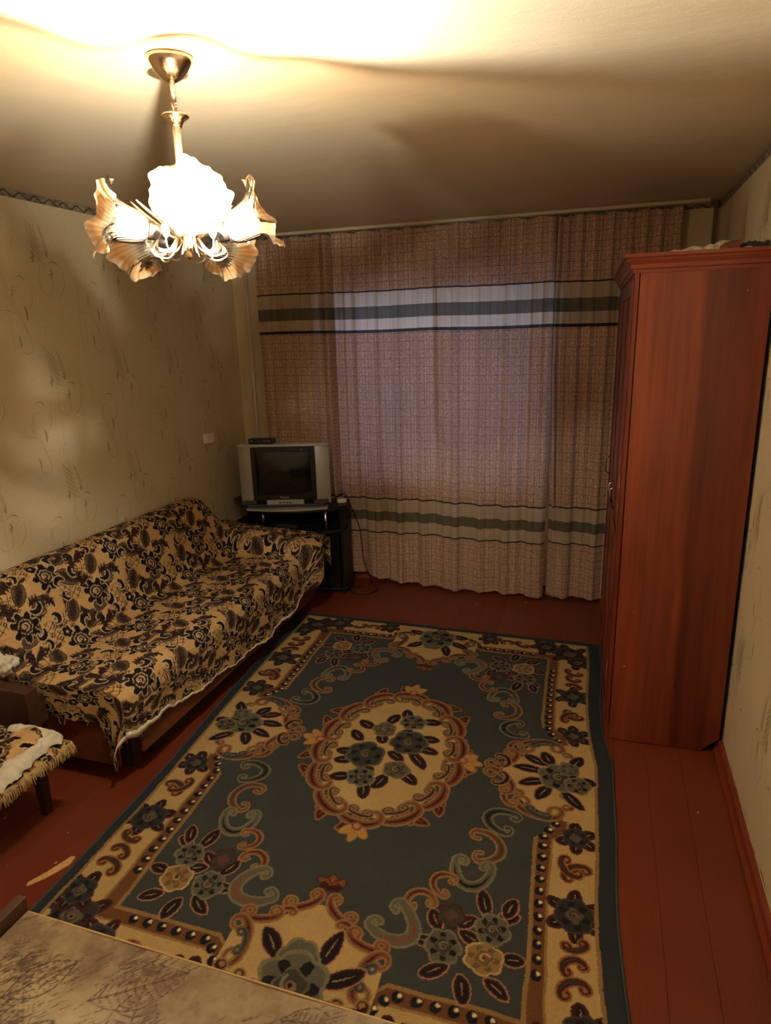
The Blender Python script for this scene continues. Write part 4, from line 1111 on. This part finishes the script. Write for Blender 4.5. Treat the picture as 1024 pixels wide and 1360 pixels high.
ontop('folded_bag', 'dark folded bag at the right end of the wardrobe top', 'bag', .465, 2.95, 0, [('body', crumple(.09, .16, .026, 85, .012), plain('black_nylon', lin(32, 32, 28), .7)), ('paper_label', MB().box((.005, -.002, .0), (.03, -.0005, .018)), M_PAPERS)])

# ------------------------------------------------------------------ curtains and rail
def curtain_mat(name):
    k = N(name); uv = k.coord('UV'); s = k.n('ShaderNodeSeparateXYZ', {'Vector': uv}); u, v = s.outputs[0], s.outputs[1]
    P_ = .056
    def line(x_, period, wd, off=0.0):
        f = k.math('FRACT', k.math('ADD', k.math('DIVIDE', x_, period), off))
        return k.math('LESS_THAN', k.math('ABSOLUTE', k.math('SUBTRACT', f, .5)), wd/period/2)
    pw = k.noise(uv, 60, 1)
    l1 = line(u, P_, .0034); l2 = line(v, P_, .0030); l3 = line(u, P_/2, .0020, .5); l4 = line(v, P_/2, .0018, .5)
    dg = line(k.math('ADD', u, v), P_/4, .0022); dg2 = line(k.math('SUBTRACT', u, v), P_/4, .0022)
    vor = k.n('ShaderNodeTexVoronoi', {'Vector': uv, 'Scale': 140.0}, feature='F1').outputs['Distance']
    basec = k.ramp(vor, [(.1, lin(156, 120, 100)), (.5, lin(204, 168, 144)), (.8, lin(232, 200, 172))]).outputs[0]
    dk = lin(74, 42, 34)
    dia = k.math('MULTIPLY', k.math('MAXIMUM', dg, dg2), k.math('GREATER_THAN', pw, .46))
    c = k.mix(k.math('MULTIPLY', dia, .55), basec, lin(104, 66, 52))
    c = k.mix(k.math('MULTIPLY', k.math('MAXIMUM', l3, l4), .5), c, dk)
    c = k.mix(k.math('MULTIPLY', k.math('MAXIMUM', l1, l2), .62), c, dk)
    c = k.mix(k.math('MULTIPLY', l1, l2), c, lin(44, 24, 20))
    # woven bands by height
    BL, CR, GR = lin(22, 16, 24), lin(226, 206, 178), lin(108, 102, 86)
    H_ = 2.6
    stops = [(0, (0, 0, 0, 0))]
    for z0, z1 in ((.400, .664), (1.826, 2.096)):
        h_ = z1-z0
        for z, c_ in ((z0, BL), (z0+.013, CR), (z0+h_*.335, GR), (z0+h_*.635, CR), (z1-.010, BL)): stops.append((z/H_, (*c_, 1)))
        stops.append((z1/H_, (0, 0, 0, 0)))
    rp = k.ramp(k.math('DIVIDE', v, H_), stops, 'CONSTANT')
    weave = k.noise(k.n('ShaderNodeMapping', {'Vector': uv, 'Scale': (8, 400, 1)}).outputs[0], 3.0, 2)
    band = k.mix(k.math('MULTIPLY', weave, .25), rp.outputs[0], lin(90, 80, 66))
    c = k.mix(rp.outputs['Alpha'], c, band)
    k.i(k.b, 'Base Color', c); k.i(k.b, 'Roughness', .8); k.i(k.b, 'Specular IOR Level', .15); k.i(k.b, 'Sheen Weight', .1)
    k.bump(k.noise(uv, 700, 2), .25, .0006)
    lum = k.n('ShaderNodeRGBToBW', {0: rp.outputs[0]}).outputs[0]
    f = k.math('ADD', .24, k.math('MULTIPLY', lum, .46))
    tl = k.n('ShaderNodeBsdfTranslucent', {'Color': k.mix(.15, c, (1, 1, 1))})
    mx = k.n('ShaderNodeMixShader', {0: f, 1: k.b.outputs[0], 2: tl}); k.i(k.out, 'Surface', mx)
    return k.m
M_CURT = curtain_mat('curtain_fabric')
RY = 4.405
def curtain(name, label, x0, x1, seed, hemf, side_gather=(), ybase=RY, full=1.25, top=2.472, openf=lambda t: 0.):
    nz_ = 170; nx_ = int((x1-x0)/.0058)
    r = np.random.RandomState(seed)
    a = np.linspace(0, 1, nx_); xs = x0+(x1-x0)*a
    nf = max(2, int((x1-x0)/.082))
    ph = np.cumsum(.7+r.rand(nx_)*.6); ph = ph/ph[-1]*nf*2*PI
    ph2 = np.cumsum(.5+r.rand(nx_)); ph2 = ph2/ph2[-1]*(nf*2.6)*2*PI
    ph3 = np.cumsum(.5+r.rand(nx_)); ph3 = ph3/ph3[-1]*(nf*.45)*2*PI
    ampx = .5+.5*smooth_noise(nx_, 2, max(4, nx_/9), seed, 1)[:, 0]
    zt = np.linspace(0, 1, nz_)
    Xc = np.zeros((nx_, nz_)); Yc = np.zeros((nx_, nz_)); Zc = np.zeros((nx_, nz_))
    for j, t in enumerate(zt):           # t=0 top, 1 bottom
        am = .0135*(1-t*.25)*(.4+1.1*ampx)
        fold = am*np.sin(ph+.4*math.sin(t*2.5))+.004*(1-.6*t)*np.sin(ph2)+(.006+.014*t)*np.sin(ph3+t*.8)
        Yc[:, j] = ybase+fold
        Xc[:, j] = xs+.004*np.cos(ph)*(1-t)+(x0-xs[0]*0-x0)+openf(t)*np.exp(-(xs-x0)/.12)
        for (gxx, gw, t0, t1) in side_gather:       # bunched tight folds around gxx between heights
            w_ = np.exp(-((xs-gxx)/gw)**2)*np.clip((t1-t)/.15, 0, 1)*np.clip((t-t0)/.02+.001, 0, 1)
            Yc[:, j] += w_*.032*np.sin((xs-gxx)/gw*5.5)-w_*.012
        hb = hemf(xs)+.004*np.sin(ph3)
        tp = top-.010*np.abs(np.sin(ph*.25))**3
        Zc[:, j] = tp+(hb-tp)*t
    arcl = np.concatenate([[0], np.cumsum(np.hypot(np.diff(xs), np.diff(Yc[:, nz_//3])))])
    UVc = np.zeros((nx_, nz_, 2)); UVc[..., 0] = arcl[:, None]*full+seed*.37; 
    UVc[..., 1] = Zc+.004*np.sin(xs*5+seed)[:, None]
    o = fastgrid(name, np.stack([Xc, Yc, Zc], -1), M_CURT, uv=UVc)
    tag(o, label, 'curtain', 'checked drapes across the far wall'); return o
curtain('curtain', 'left checked brown curtain panel with striped bands, hanging behind the television', -2.40, -1.072, 3,
        lambda xs: np.interp(xs, [-2.4, -1.82, -1.78, -1.45, -1.1], [.16, .13, .10, .035, .022]), side_gather=((-1.83, .05, -1, .9), (-1.085, .02, -1, .6)))
curtain('curtain', 'middle checked brown curtain panel, brightest with daylight behind, between the two seams', -1.084, -.335, 5,
        lambda xs: np.interp(xs, [-1.1, -.9, -.6, -.33], [.022, .02, .03, .02]), ybase=RY-.030)
curtain('curtain', 'right checked brown curtain panel, darker and partly behind the wardrobe', -.352, .365, 8,
        lambda xs: np.interp(xs, [-.3, 0, .36], [.015, .03, .03]), side_gather=((-.30, .045, -1, .85),), ybase=RY+.016, openf=lambda t: .036*max(0, min(1, (t-.35)/.4)))
rail = thing('curtain_rail', 'long narrow white ceiling rail carrying the three checked curtains', 'curtain rail', (-1.0, RY, H))
MB().box((-1.62, -.035, -.020), (1.50, .035, -.001), bev=.002).build('track', plain('aged_white_plastic', lin(196, 182, 156), .5), rail)
for k in range(34):
    x_ = -1.39+k*.083
    MB().tube([(x_, .0, -.020), (x_, .004, -.0235), (x_, 0, -.027)], .0016, 5).build('hook', M_WHITE, rail)

# ------------------------------------------------------------------ TV stand, TV, receiver, cables
ST = .662
stand = thing('tv_stand', 'black corner television stand with curved shelves and metal posts', 'tv stand', (-2.1, 4.2, 0))
def stand_poly(front, side, inset=0.):
    """bow-fronted plan; local coordinates"""
    p = [(-.48+inset, .14), (-.48+inset, -.02)]
    for k in range(15):
        t = k/14; xx = -.48+inset+t*(.90-2*inset)
        p.append((xx, -.03-side*t*0-front*math.sin(PI*t)**.8))
    p += [(.42-inset, -.02), (.385-inset, .135)]
    return p
MB().prism(stand_poly(.235, 0), ST-.022, ST).build('top', M_BLACKWOOD, stand)
MB().prism(stand_poly(.225, 0, .004), .475, .495).build('shelf', M_BLACKWOOD, stand)
MB().prism(stand_poly(.10, 0, .02), .03, .05).build('bottom_panel', M_BLACKWOOD, stand)
MB().box((-.46, -.05, .0), (-.442, .12, .475)).build('side_panel', M_BLACKWOOD, stand)
MB().box((.372, -.05, .0), (.390, .12, .64)).build('side_panel', M_BLACKWOOD, stand)
MB().box((-.46, .12, .0), (.372, .13, .64)).build('back_panel', M_BLACKWOOD, stand)
for (a, b) in ((-.435, -.04), (-.035, .365)):
    d = MB().box((a, -.075, .055), (b, -.057, .47), bev=.002).build('door', M_BLACKWOOD, stand)
    MB().tube([((-.06 if a < -.1 else -.015), -.08, .28), ((-.06 if a < -.1 else -.015), -.088, .30), ((-.06 if a < -.1 else -.015), -.08, .32)], .004, 6).build('handle', M_CHROME, d)
for x_ in (-.155, .30): MB().tube([(x_, -.19 if x_ < 0 else -.13, .495), (x_, -.19 if x_ < 0 else -.13, ST-.022)], .011, 14).build('post', M_CHROME, stand, True)
# dark vcr-like player on the shelf
pl_ = thing('video_player', 'flat black video player on the middle shelf under the television', 'video player', (-2.02, 4.13, .496))
MB().box((-.19, -.11, 0), (.19, .13, .055), bev=.004).build('case', M_TVDARK, pl_)
MB().box((-.14, -.113, .02), (.02, -.1102, .042)).build('disc_slot', M_TVSHELL, pl_)

TA = .296
tv = thing('television', 'silver-framed tube television with a dark screen on the corner stand', 'television', (-2.06, 4.0, ST+.001), TA)
Wt, Z0, Z1 = .62, .03, .447
def frame_bar(lo, hi, bev=.008): return MB().box(lo, hi, bev=bev)
for s_ in (-1, 1):
    a, b = (-Wt/2, -Wt/2+.092) if s_ < 0 else (Wt/2-.092, Wt/2)
    mb = MB(); nn_ = 9
    rows = []
    for j in range(nn_):                       # speaker cheek curving backward to the outer edge
        t = j/(nn_-1); xx = a+(b-a)*t; o_ = (1-t) if s_ < 0 else t
        yy_ = -.012+.03*o_**2.2
        rows.append([(xx, yy_, Z0), (xx, yy_-.003, Z0+.02), (xx, yy_-.004, (Z0+Z1)/2), (xx, yy_-.003, Z1-.015), (xx, yy_+.008, Z1)])
    mb.grid(np.array(rows)); mb.grid(np.array([[(p[0], .05, p[2]) for p in r] for r in rows])[::-1])
    e = rows[0] if s_ < 0 else rows[-1]
    mb.grid(np.array([e, [(p[0], .05, p[2]) for p in e]])); 
    tp = [r[-1] for r in rows]; mb.grid(np.array([tp, [(p[0], .05, p[2]) for p in tp]])); tp = [r[0] for r in rows]; mb.grid(np.array([tp, [(p[0], .05, p[2]) for p in tp]]))
    c_ = mb.build('speaker_panel', M_TVGREY, tv, True)
    MB().box((a+.012, -.026, Z0+.006), (b+(.02 if s_ < 0 else -.012), -.008, Z0+.034), bev=.003).build('speaker_grille', M_TVSHELL, c_) if s_ < 0 else MB().box((a-.02, -.026, Z0+.006), (b-.012, -.008, Z0+.034), bev=.003).build('speaker_grille', M_TVSHELL, c_)
MB().box((-Wt/2+.002, -.014, Z1-.016), (Wt/2-.002, .05, Z1+.004), bev=.005).build('top_bar', M_TVGREY, tv)
bz = MB(); bx0, bx1, bz0, bz1 = -Wt/2+.09, Wt/2-.09, Z0+.035, Z1-.014
inx, inz0, inz1 = .034, .04, .034
for lo, hi in (((bx0, -.022, bz0), (bx0+inx, .04, bz1)), ((bx1-inx, -.022, bz0), (bx1, .04, bz1)), ((bx0+inx, -.022, bz0), (bx1-inx, .04, bz0+inz0)), ((bx0+inx, -.022, bz1-inz1), (bx1-inx, .04, bz1))):
    bz.box(lo, hi, bev=.003)
bezel = bz.build('bezel', M_TVDARK, tv)
# slightly bulging tube
nxx, nzz = 20, 16
AX_, AZ_ = np.meshgrid(np.linspace(-1, 1, nxx), np.linspace(-1, 1, nzz), indexing='ij')
PS = np.stack([(bx0+bx1)/2+AX_*(bx1-bx0-2*inx+.004)/2, -.004-.014*(1-AX_**2)*(1-AZ_**2)+0*AX_, (bz0+inz0+bz1-inz1)/2+AZ_*(bz1-bz0-inz0-inz1+.004)/2], -1)
fastgrid('screen', PS, M_SCREEN, tv)
MB().box((-.13, -.026, Z0+.0), (.13, -.008, Z0+.036), bev=.004).build('control_panel', M_TVGREY, tv)
for k in range(4): MB().box((-.045+k*.024, -.029, Z0+.012), (-.028+k*.024, -.0255, Z0+.02)).build('button', M_TVSHELL, tv)
# moulded base lip, bowed
mb = MB(); pts = [(-.27+.56*k/16, -.05-.045*math.sin(PI*k/16)) for k in range(17)]
mb.prism([(-.27, .05)]+pts+[(.29, .05)], 0.0, .012); mb.build('base', M_TVGREY, tv)
MB().box((-.25, -.03, .012), (.25, .06, Z0+.004), bev=.006).build('foot', M_TVSHELL, tv)
# rear housing tapering back
mb = MB()
A_ = [(-.285, .045, Z0+.01), (.285, .045, Z0+.01), (.285, .045, Z1-.012), (-.285, .045, Z1-.012)]; B_ = [(-.22, .15, Z0+.02), (.22, .15, Z0+.02), (.22, .15, Z1-.05), (-.22, .15, Z1-.05)]; C_ = [(-.13, .275, .08), (.13, .275, .08), (.13, .275, .33), (-.13, .275, .33)]
mb.add(A_+B_+C_, [(0, 1, 2, 3)]+[(i, (i+1) % 4, 4+(i+1) % 4, 4+i)[::-1] for i in range(4)]+[(4+i, 4+(i+1) % 4, 8+(i+1) % 4, 8+i)[::-1] for i in range(4)]+[(11, 10, 9, 8)])
mb.build('rear_housing', M_TVSHELL, tv)
def letters(txt, size, loc, parent, m, rot=(PI/2, 0, 0), name='lettering', ext=.0006):
    cu2 = bpy.data.curves.new(name, 'FONT'); cu2.body = txt; cu2.size = size; cu2.extrude = ext; cu2.align_x = 'CENTER'; cu2.resolution_u = 3
    t_ = bpy.data.objects.new(name, cu2); COL.objects.link(t_)
    dg_ = bpy.context.evaluated_depsgraph_get(); me = bpy.data.meshes.new_from_object(t_.evaluated_get(dg_)); bpy.data.objects.remove(t_)
    o = bpy.data.objects.new(name, me); me.materials.clear(); me.materials.append(m); COL.objects.link(o); o.parent = parent; o.location = loc; o.rotation_euler = rot
    return o
letters('Panasonic', .0155, (-.005, -.0228, bz0+.014), bezel, M_TEXT)
letters('T A U', .008, (.13, -.0228, bz1-.024), bezel, M_TEXT)
rc_ = thing('set_top_box', 'small black receiver box resting on top of the television at its left', 'receiver', (-2.215, 4.005, ST+.001+Z1+.0045), .12)
MB().box((-.085, -.04, 0), (.085, .045, .034), bev=.003).build('case', M_TVDARK, rc_)
MB().box((-.03, -.042, .012), (.02, -.0402, .024)).build('display', M_SCREEN, rc_)
for k in range(4): MB().tube([(.03+k*.014, -.040, .022), (.03+k*.014, -.044, .022)], .003, 8).build('button', M_TVGREY, rc_)
letters('HD', .012, (-.06, -.0405, .014), rc_, M_TEXT)
o = MB().tube([(-2.28, 3.962, ST+.484), (-2.281, 3.945, ST+.47), (-2.280, 3.944, ST+.46), (-2.279, 3.945, ST+.36), (-2.276, 3.95, ST+.25)], .0025, 6).build('thin_cable', M_CABLE, None, True)
tag(o, 'thin black cable hanging from the receiver over the television frame', 'cable')
# plugs and adapter at the right end of the stand, cable down to the floor
ad = thing('power_adapter', 'small pale adapter with black leads on the right corner of the stand', 'adapter', (-1.735, 4.23, ST+.001), .4)
MB().box((-.035, -.02, 0), (.03, .02, .028), bev=.006).build('body', M_WHITE, ad)
MB().tube([(-.035, 0, .014), (-.055, -.005, .012)], .006, 8).build('plug', M_CABLE, ad)
P0 = [(-1.78, 4.20, ST+.03), (-1.73, 4.17, ST+.075), (-1.68, 4.17, ST+.07), (-1.64, 4.20, .60), (-1.615, 4.24, .48), (-1.61, 4.26, .36), (-1.60, 4.27, .22), (-1.565, 4.29, .08), (-1.53, 4.30, .012), (-1.50, 4.27, .006), (-1.53, 4.20, .006), (-1.60, 4.15, .006), (-1.68, 4.19, .006), (-1.70, 4.26, .006), (-1.62, 4.31, .006)]
def catmull(P, n=6):
    P = [Vector(p) for p in P]; out = []
    for i in range(len(P)-1):
        a, b, c, d = P[max(i-1, 0)], P[i], P[i+1], P[min(i+2, len(P)-1)]
        for k in range(n):
            t = k/n; out.append(.5*((2*b)+(c-a)*t+(2*a-5*b+4*c-d)*t*t+(3*b-a-3*c+d)*t**3))
    return out+[P[-1]]
o = MB().tube(catmull(P0), .0038, 8).build('power_cable', M_CABLE, None, True)
tag(o, 'black power cable looping from the stand down onto the floor by the curtain', 'cable')

# ------------------------------------------------------------------ wall socket
sk = thing('wall_socket', 'small white double wall socket above the far end of the sofa', 'socket', (XL, 3.99, 1.14))
sk.rotation_euler = (math.radians(-4), 0, 0)
MB().box((0, -.055, -.036), (.028, .055, .036), bev=.006).build('housing', M_WHITE, sk)
for y_ in (-.008, .032): MB().lathe([(.019, 0), (.019, .003), (.015, .003), (.014, -.002), (.0, -.002)], 18, Matrix.Translation((.028, y_, .0)) @ Matrix.Rotation(PI/2, 4, 'Y')).build('outlet', M_WHITE, sk, True)
for y_ in (-.013, -.003, .027, .037): MB().lathe([(.0, .0), (.0022, 0), (.0022, .0012), (0, .0012)], 8, Matrix.Translation((.0275, y_, 0)) @ Matrix.Rotation(PI/2, 4, 'Y')).build('pin_hole', M_SOCK, sk)
o = MB().tube([(XL+.003, 3.955, 1.105), (XL+.0025, 3.965, 1.07), (XL+.0025, 3.975, 1.045)], .0015, 5).build('thin_wire', M_CABLE, None); tag(o, 'short thin wire running down the wallpaper under the white socket', 'wire')

# ------------------------------------------------------------------ chandelier
CHX, CHY = -1.077, 1.628
M_BRASS = plain('polished_gold_metal', (.80, .62, .40), .18, 1.)
M_PINKROD = plain('rose_gold_rod', (.80, .60, .46), .35, .85)
M_LEAFM = plain('pale_gold_enamel', (.78, .66, .50), .3, .7)
M_SOCKETD = plain('dark_lampholder', lin(40, 34, 30), .5)
def shade_mat():
    k = N('ribbed_amber_glass'); uv = k.coord('UV'); s = k.n('ShaderNodeSeparateXYZ', {'Vector': uv})
    t = s.outputs[1]
    spiral = k.math('SINE', k.math('ADD', k.math('MULTIPLY', s.outputs[0], 2*PI*34), k.math('MULTIPLY', t, 16)))
    rib = k.math('ADD', .5, k.math('MULTIPLY', spiral, .5))
    c = k.ramp(t, [(.0, (.95, .93, .88)), (.55, (.95, .90, .80)), (.70, (.95, .72, .42)), (.86, (.95, .52, .22)), (1., (.97, .74, .48))]).outputs[0]
    tr = k.n('ShaderNodeBsdfTransparent', {'Color': k.mix(rib, c, (1, 1, 1))})
    tl = k.n('ShaderNodeBsdfTranslucent', {'Color': c})
    df = k.n('ShaderNodeBsdfDiffuse', {'Color': c})
    gl = k.n('ShaderNodeBsdfGlossy', {'Color': (1, 1, 1), 'Roughness': .12})
    tfac = k.math('ADD', k.math('MULTIPLY', k.ramp(t, [(.0, (.82,)*3), (.36, (.78,)*3), (.50, (.50,)*3), (.8, (.48,)*3), (1, (.52,)*3)]).outputs[0], 1.0), k.math('MULTIPLY', rib, -.18))
    m1 = k.n('ShaderNodeMixShader', {0: .22, 1: tl, 2: df}); m2 = k.n('ShaderNodeMixShader', {0: tfac, 1: m1, 2: tr})
    fr = k.n('ShaderNodeFresnel', {'IOR': 1.2}); m3 = k.n('ShaderNodeMixShader', {0: k.math('ADD', fr, .03), 1: m2, 2: gl}); k.i(k.out, 'Surface', m3)
    return k.m
M_SHADE = shade_mat()
def bulb_mat(name, strength):
    k = N(name)
    if strength: 
        e = k.n('ShaderNodeEmission', {'Color': (1, .895, .775), 'Strength': strength}); k.i(k.out, 'Surface', e)
    else: k.i(k.b, 'Base Color', (.85, .84, .8)); k.i(k.b, 'Roughness', .15)
    return k.m
M_BULB_GLASS = M_GLASS
M_BULB_ON = bulb_mat('lit_bulb', BULB); M_BULB_OFF = bulb_mat('unlit_bulb', 0)
ch = thing('chandelier', 'five-arm gold chandelier with ruffled amber glass shades, one bulb lit, hanging from the ceiling', 'chandelier', (CHX, CHY, 0))
# canopy tilted a little
Mc = Matrix.Translation((0, 0, H-.002)) @ Matrix.Rotation(math.radians(7), 4, 'X') @ Matrix.Rotation(math.radians(5), 4, 'Y')
MB().lathe([(.0, .0), (.056, -.001), (.058, -.006), (.052, -.018), (.040, -.036), (.026, -.05), (.012, -.058), (.0, -.06)][::-1], 32, Mc).build('canopy', M_BRASS, ch, True)
MB().tube([(0, 0, H-.055), (0, 0, H-.105)], .0065, 10).build('hanger_tube', M_PINKROD, ch, True)
mb = MB()
for k, z in enumerate((H-.108, H-.120)):
    mb.tube([(math.cos(a)*.006*(k == 0), math.cos(a)*.006*(k == 1), z-.006+math.sin(a)*.009) for a in np.linspace(0, 2*PI, 14)], .0018, 6)
mb.build('chain_link', M_BRASS, ch, True)
MB().lathe([(.0, .0), (.006, 0), (.006, -.006), (.034, -.008), (.034, -.012), (.022, -.020), (.015, -.030), (.0135, -.036), (0, -.036)][::-1], 28, Matrix.Translation((0, 0, H-.128))).build('cup', M_BRASS, ch, True)
MB().tube([(0, 0, H-.155), (0, 0, 2.12)], .0105, 14).build('rod', M_PINKROD, ch, True)
HZ = 2.085
MB().lathe([(0, .05), (.013, .045), (.016, .03), (.030, .022), (.034, .0), (.028, -.02), (.012, -.035), (.008, -.05), (.012, -.058), (.0, -.066)][::-1], 28, Matrix.Translation((0, 0, HZ))).build('hub', M_BRASS, ch, True)
def shade_mesh():
    nth, ns = 168, 40
    mbP = np.zeros((nth+1, ns, 3)); uvs = np.zeros((nth+1, ns, 2))
    S_ = [0, .03, .10, .25, .45, .62, .75, .86, .94, 1.0]
    Rr = [.020, .032, .040, .047, .052, .058, .068, .082, .096, .106]
    Zz = [.0, .002, .012, .034, .064, .090, .108, .120, .126, .129]
    for i in range(nth+1):
        th_ = 2*PI*i/nth
        for j in range(ns):
            t = j/(ns-1); r = np.interp(t, S_, Rr); z = np.interp(t, S_, Zz)
            e = max(0, (t-.55)/.45)**1.8
            ruf = math.sin(5*th_+.5)*.65+.35*math.sin(8*th_+1.2)+.12*math.sin(15*th_)
            ruf2 = math.sin(7*th_+2)*.5+.4*math.sin(12*th_+.3)
            rib = .0005*math.sin(34*th_+16*t)*min(1, t*4)
            z += e*(.018*ruf); r += e*(.007*ruf2+.0025*math.sin(19*th_))+rib
            mbP[i, j] = (r*math.cos(th_), r*math.sin(th_), z); uvs[i, j] = (i/nth, t)
    return mbP, uvs
SP, SUV = shade_mesh(); SP = SP*.88
th0 = math.radians(-52)
RS = .105           # where the shade's neck starts
def leafloop(base_, dir_, up_, L, W_, n=12):
    """pointed wire-like leaf outline"""
    d = Vector(dir_).normalized(); u_ = Vector(up_).normalized(); s_ = d.cross(u_).normalized(); out = []
    for sgn in (1, -1):
        seq = range(n) if sgn == 1 else range(n-1, -1, -1)
        for i in seq:
            t = i/(n-1); out.append(Vector(base_)+d*L*t+s_*sgn*W_*math.sin(PI*t)**.8+u_*.25*L*t*t)
    return out
shade_me = None
for k in range(5):
    th_ = th0+k*2*PI/5
    e = Vector((math.cos(th_), math.sin(th_), 0)); sd = Vector((-math.sin(th_), math.cos(th_), 0)); Zv = Vector((0, 0, 1))
    tilt = math.radians({0: 20, 1: 24, 4: 12}.get(k, 2))
    ax = e*math.cos(tilt)+Zv*math.sin(tilt)
    neck = e*RS+Zv*(HZ+{0: .012, 1: .0, 4: .0}.get(k, -.012))
    c0 = Vector((0, 0, HZ-.01))+e*.025
    arm = MB().tube(catmull([c0, e*.05+Zv*(HZ-.045), e*.085+Zv*(HZ-.040), neck-ax*.028], 6), .0055, 8).build('arm', M_LEAFM, ch, True)
    MB().tube(catmull([c0+sd*.008, e*.06+sd*.02+Zv*(HZ-.065), e*.10+sd*.012+Zv*(HZ-.055), neck-ax*.02+sd*.01-Zv*.02], 6), .0022, 6).build('scroll_wire', M_LEAFM, arm, True)
    MB().tube(catmull([c0-sd*.008, e*.06-sd*.02+Zv*(HZ-.058), e*.10-sd*.014+Zv*(HZ-.05), neck-ax*.02-sd*.01-Zv*.02], 6), .0022, 6).build('scroll_wire', M_LEAFM, arm, True)
    rot = Zv.rotation_difference(ax).to_matrix().to_4x4(); Mx = Matrix.Translation(neck) @ rot
    hold = MB().lathe([(0, -.034), (.013, -.032), (.019, -.022), (.021, -.006), (.021, .004), (.0, .004)], 20, Mx).build('lampholder', M_SOCKETD, arm, True)
    sh = fastgrid('shade', SP, M_SHADE, ch, uv=SUV)
    sh.matrix_local = Mx @ Matrix.Rotation(.6+k*1.1, 4, 'Z')
    if shade_me is None: shade_me = sh.data
    else: old = sh.data; sh.data = shade_me; bpy.data.meshes.remove(old)
    bz_ = .102 if k == 0 else .055
    prof_b = [(0, bz_+.029), (.012, bz_+.026), (.0215, bz_+.016), (.0255, bz_), (.022, bz_-.014), (.015, bz_-.028), (.012, .012), (.012, .004), (0, .004)]
    b_ = MB().lathe(prof_b[::-1], 20).build('bulb', M_BULB_GLASS, ch, True)
    b_.matrix_local = Mx
    f_ = MB().lathe([(0, bz_+.010), (.007, bz_+.008), (.0105, bz_), (.007, bz_-.008), (0, bz_-.010)][::-1], 12).build('filament', M_BULB_ON if k == 0 else M_BULB_OFF, b_, True)
    if k == 0: b_['label'] = 'glowing bulb'
    # decorative leaves between arms
    th2 = th_+PI/5; e2 = Vector((math.cos(th2), math.sin(th2), 0)); s2 = Vector((-math.sin(th2), math.cos(th2), 0))
    for dz, L, W_, da in ((.0, .12, .013, .0), (.012, .10, .010, .35), (-.012, .09, .010, -.35)):
        dd = (e2*math.cos(da)+s2*math.sin(da)+Zv*.45).normalized()
        pts = leafloop(Vector((0, 0, HZ+dz))+e2*.028, dd, Zv, L, W_)
        lf_ = MB().tube(pts, .0026, 6, cap=False)
        # thin blade inside the outline
        h_ = len(pts)//2; a = pts[:h_]; b = pts[h_:][::-1]
        lf_.add([p for q in zip(a, b) for p in q], [(2*i, 2*i+1, 2*i+3, 2*i+2) for i in range(h_-1)])
        lf_.build('leaf', M_LEAFM, ch, True)
    # small glass-like buds
    bc = e2*.10-Zv*.0+Zv*(HZ-.008)
    MB().lathe([(0, .020), (.006, .017), (.010, .008), (.010, -.002), (.006, -.012), (0, -.016)][::-1], 14, Matrix.Translation(bc)).build('bud', plain('cream_glass', (.86, .72, .5), .2), ch, True)
    MB().tube(catmull([Vector((0, 0, HZ-.02))+e2*.02, e2*.06+Zv*(HZ-.05), e2*.095+Zv*(HZ-.045), bc-Zv*.014], 5), .002, 6).build('bud_stem', M_LEAFM, ch, True)
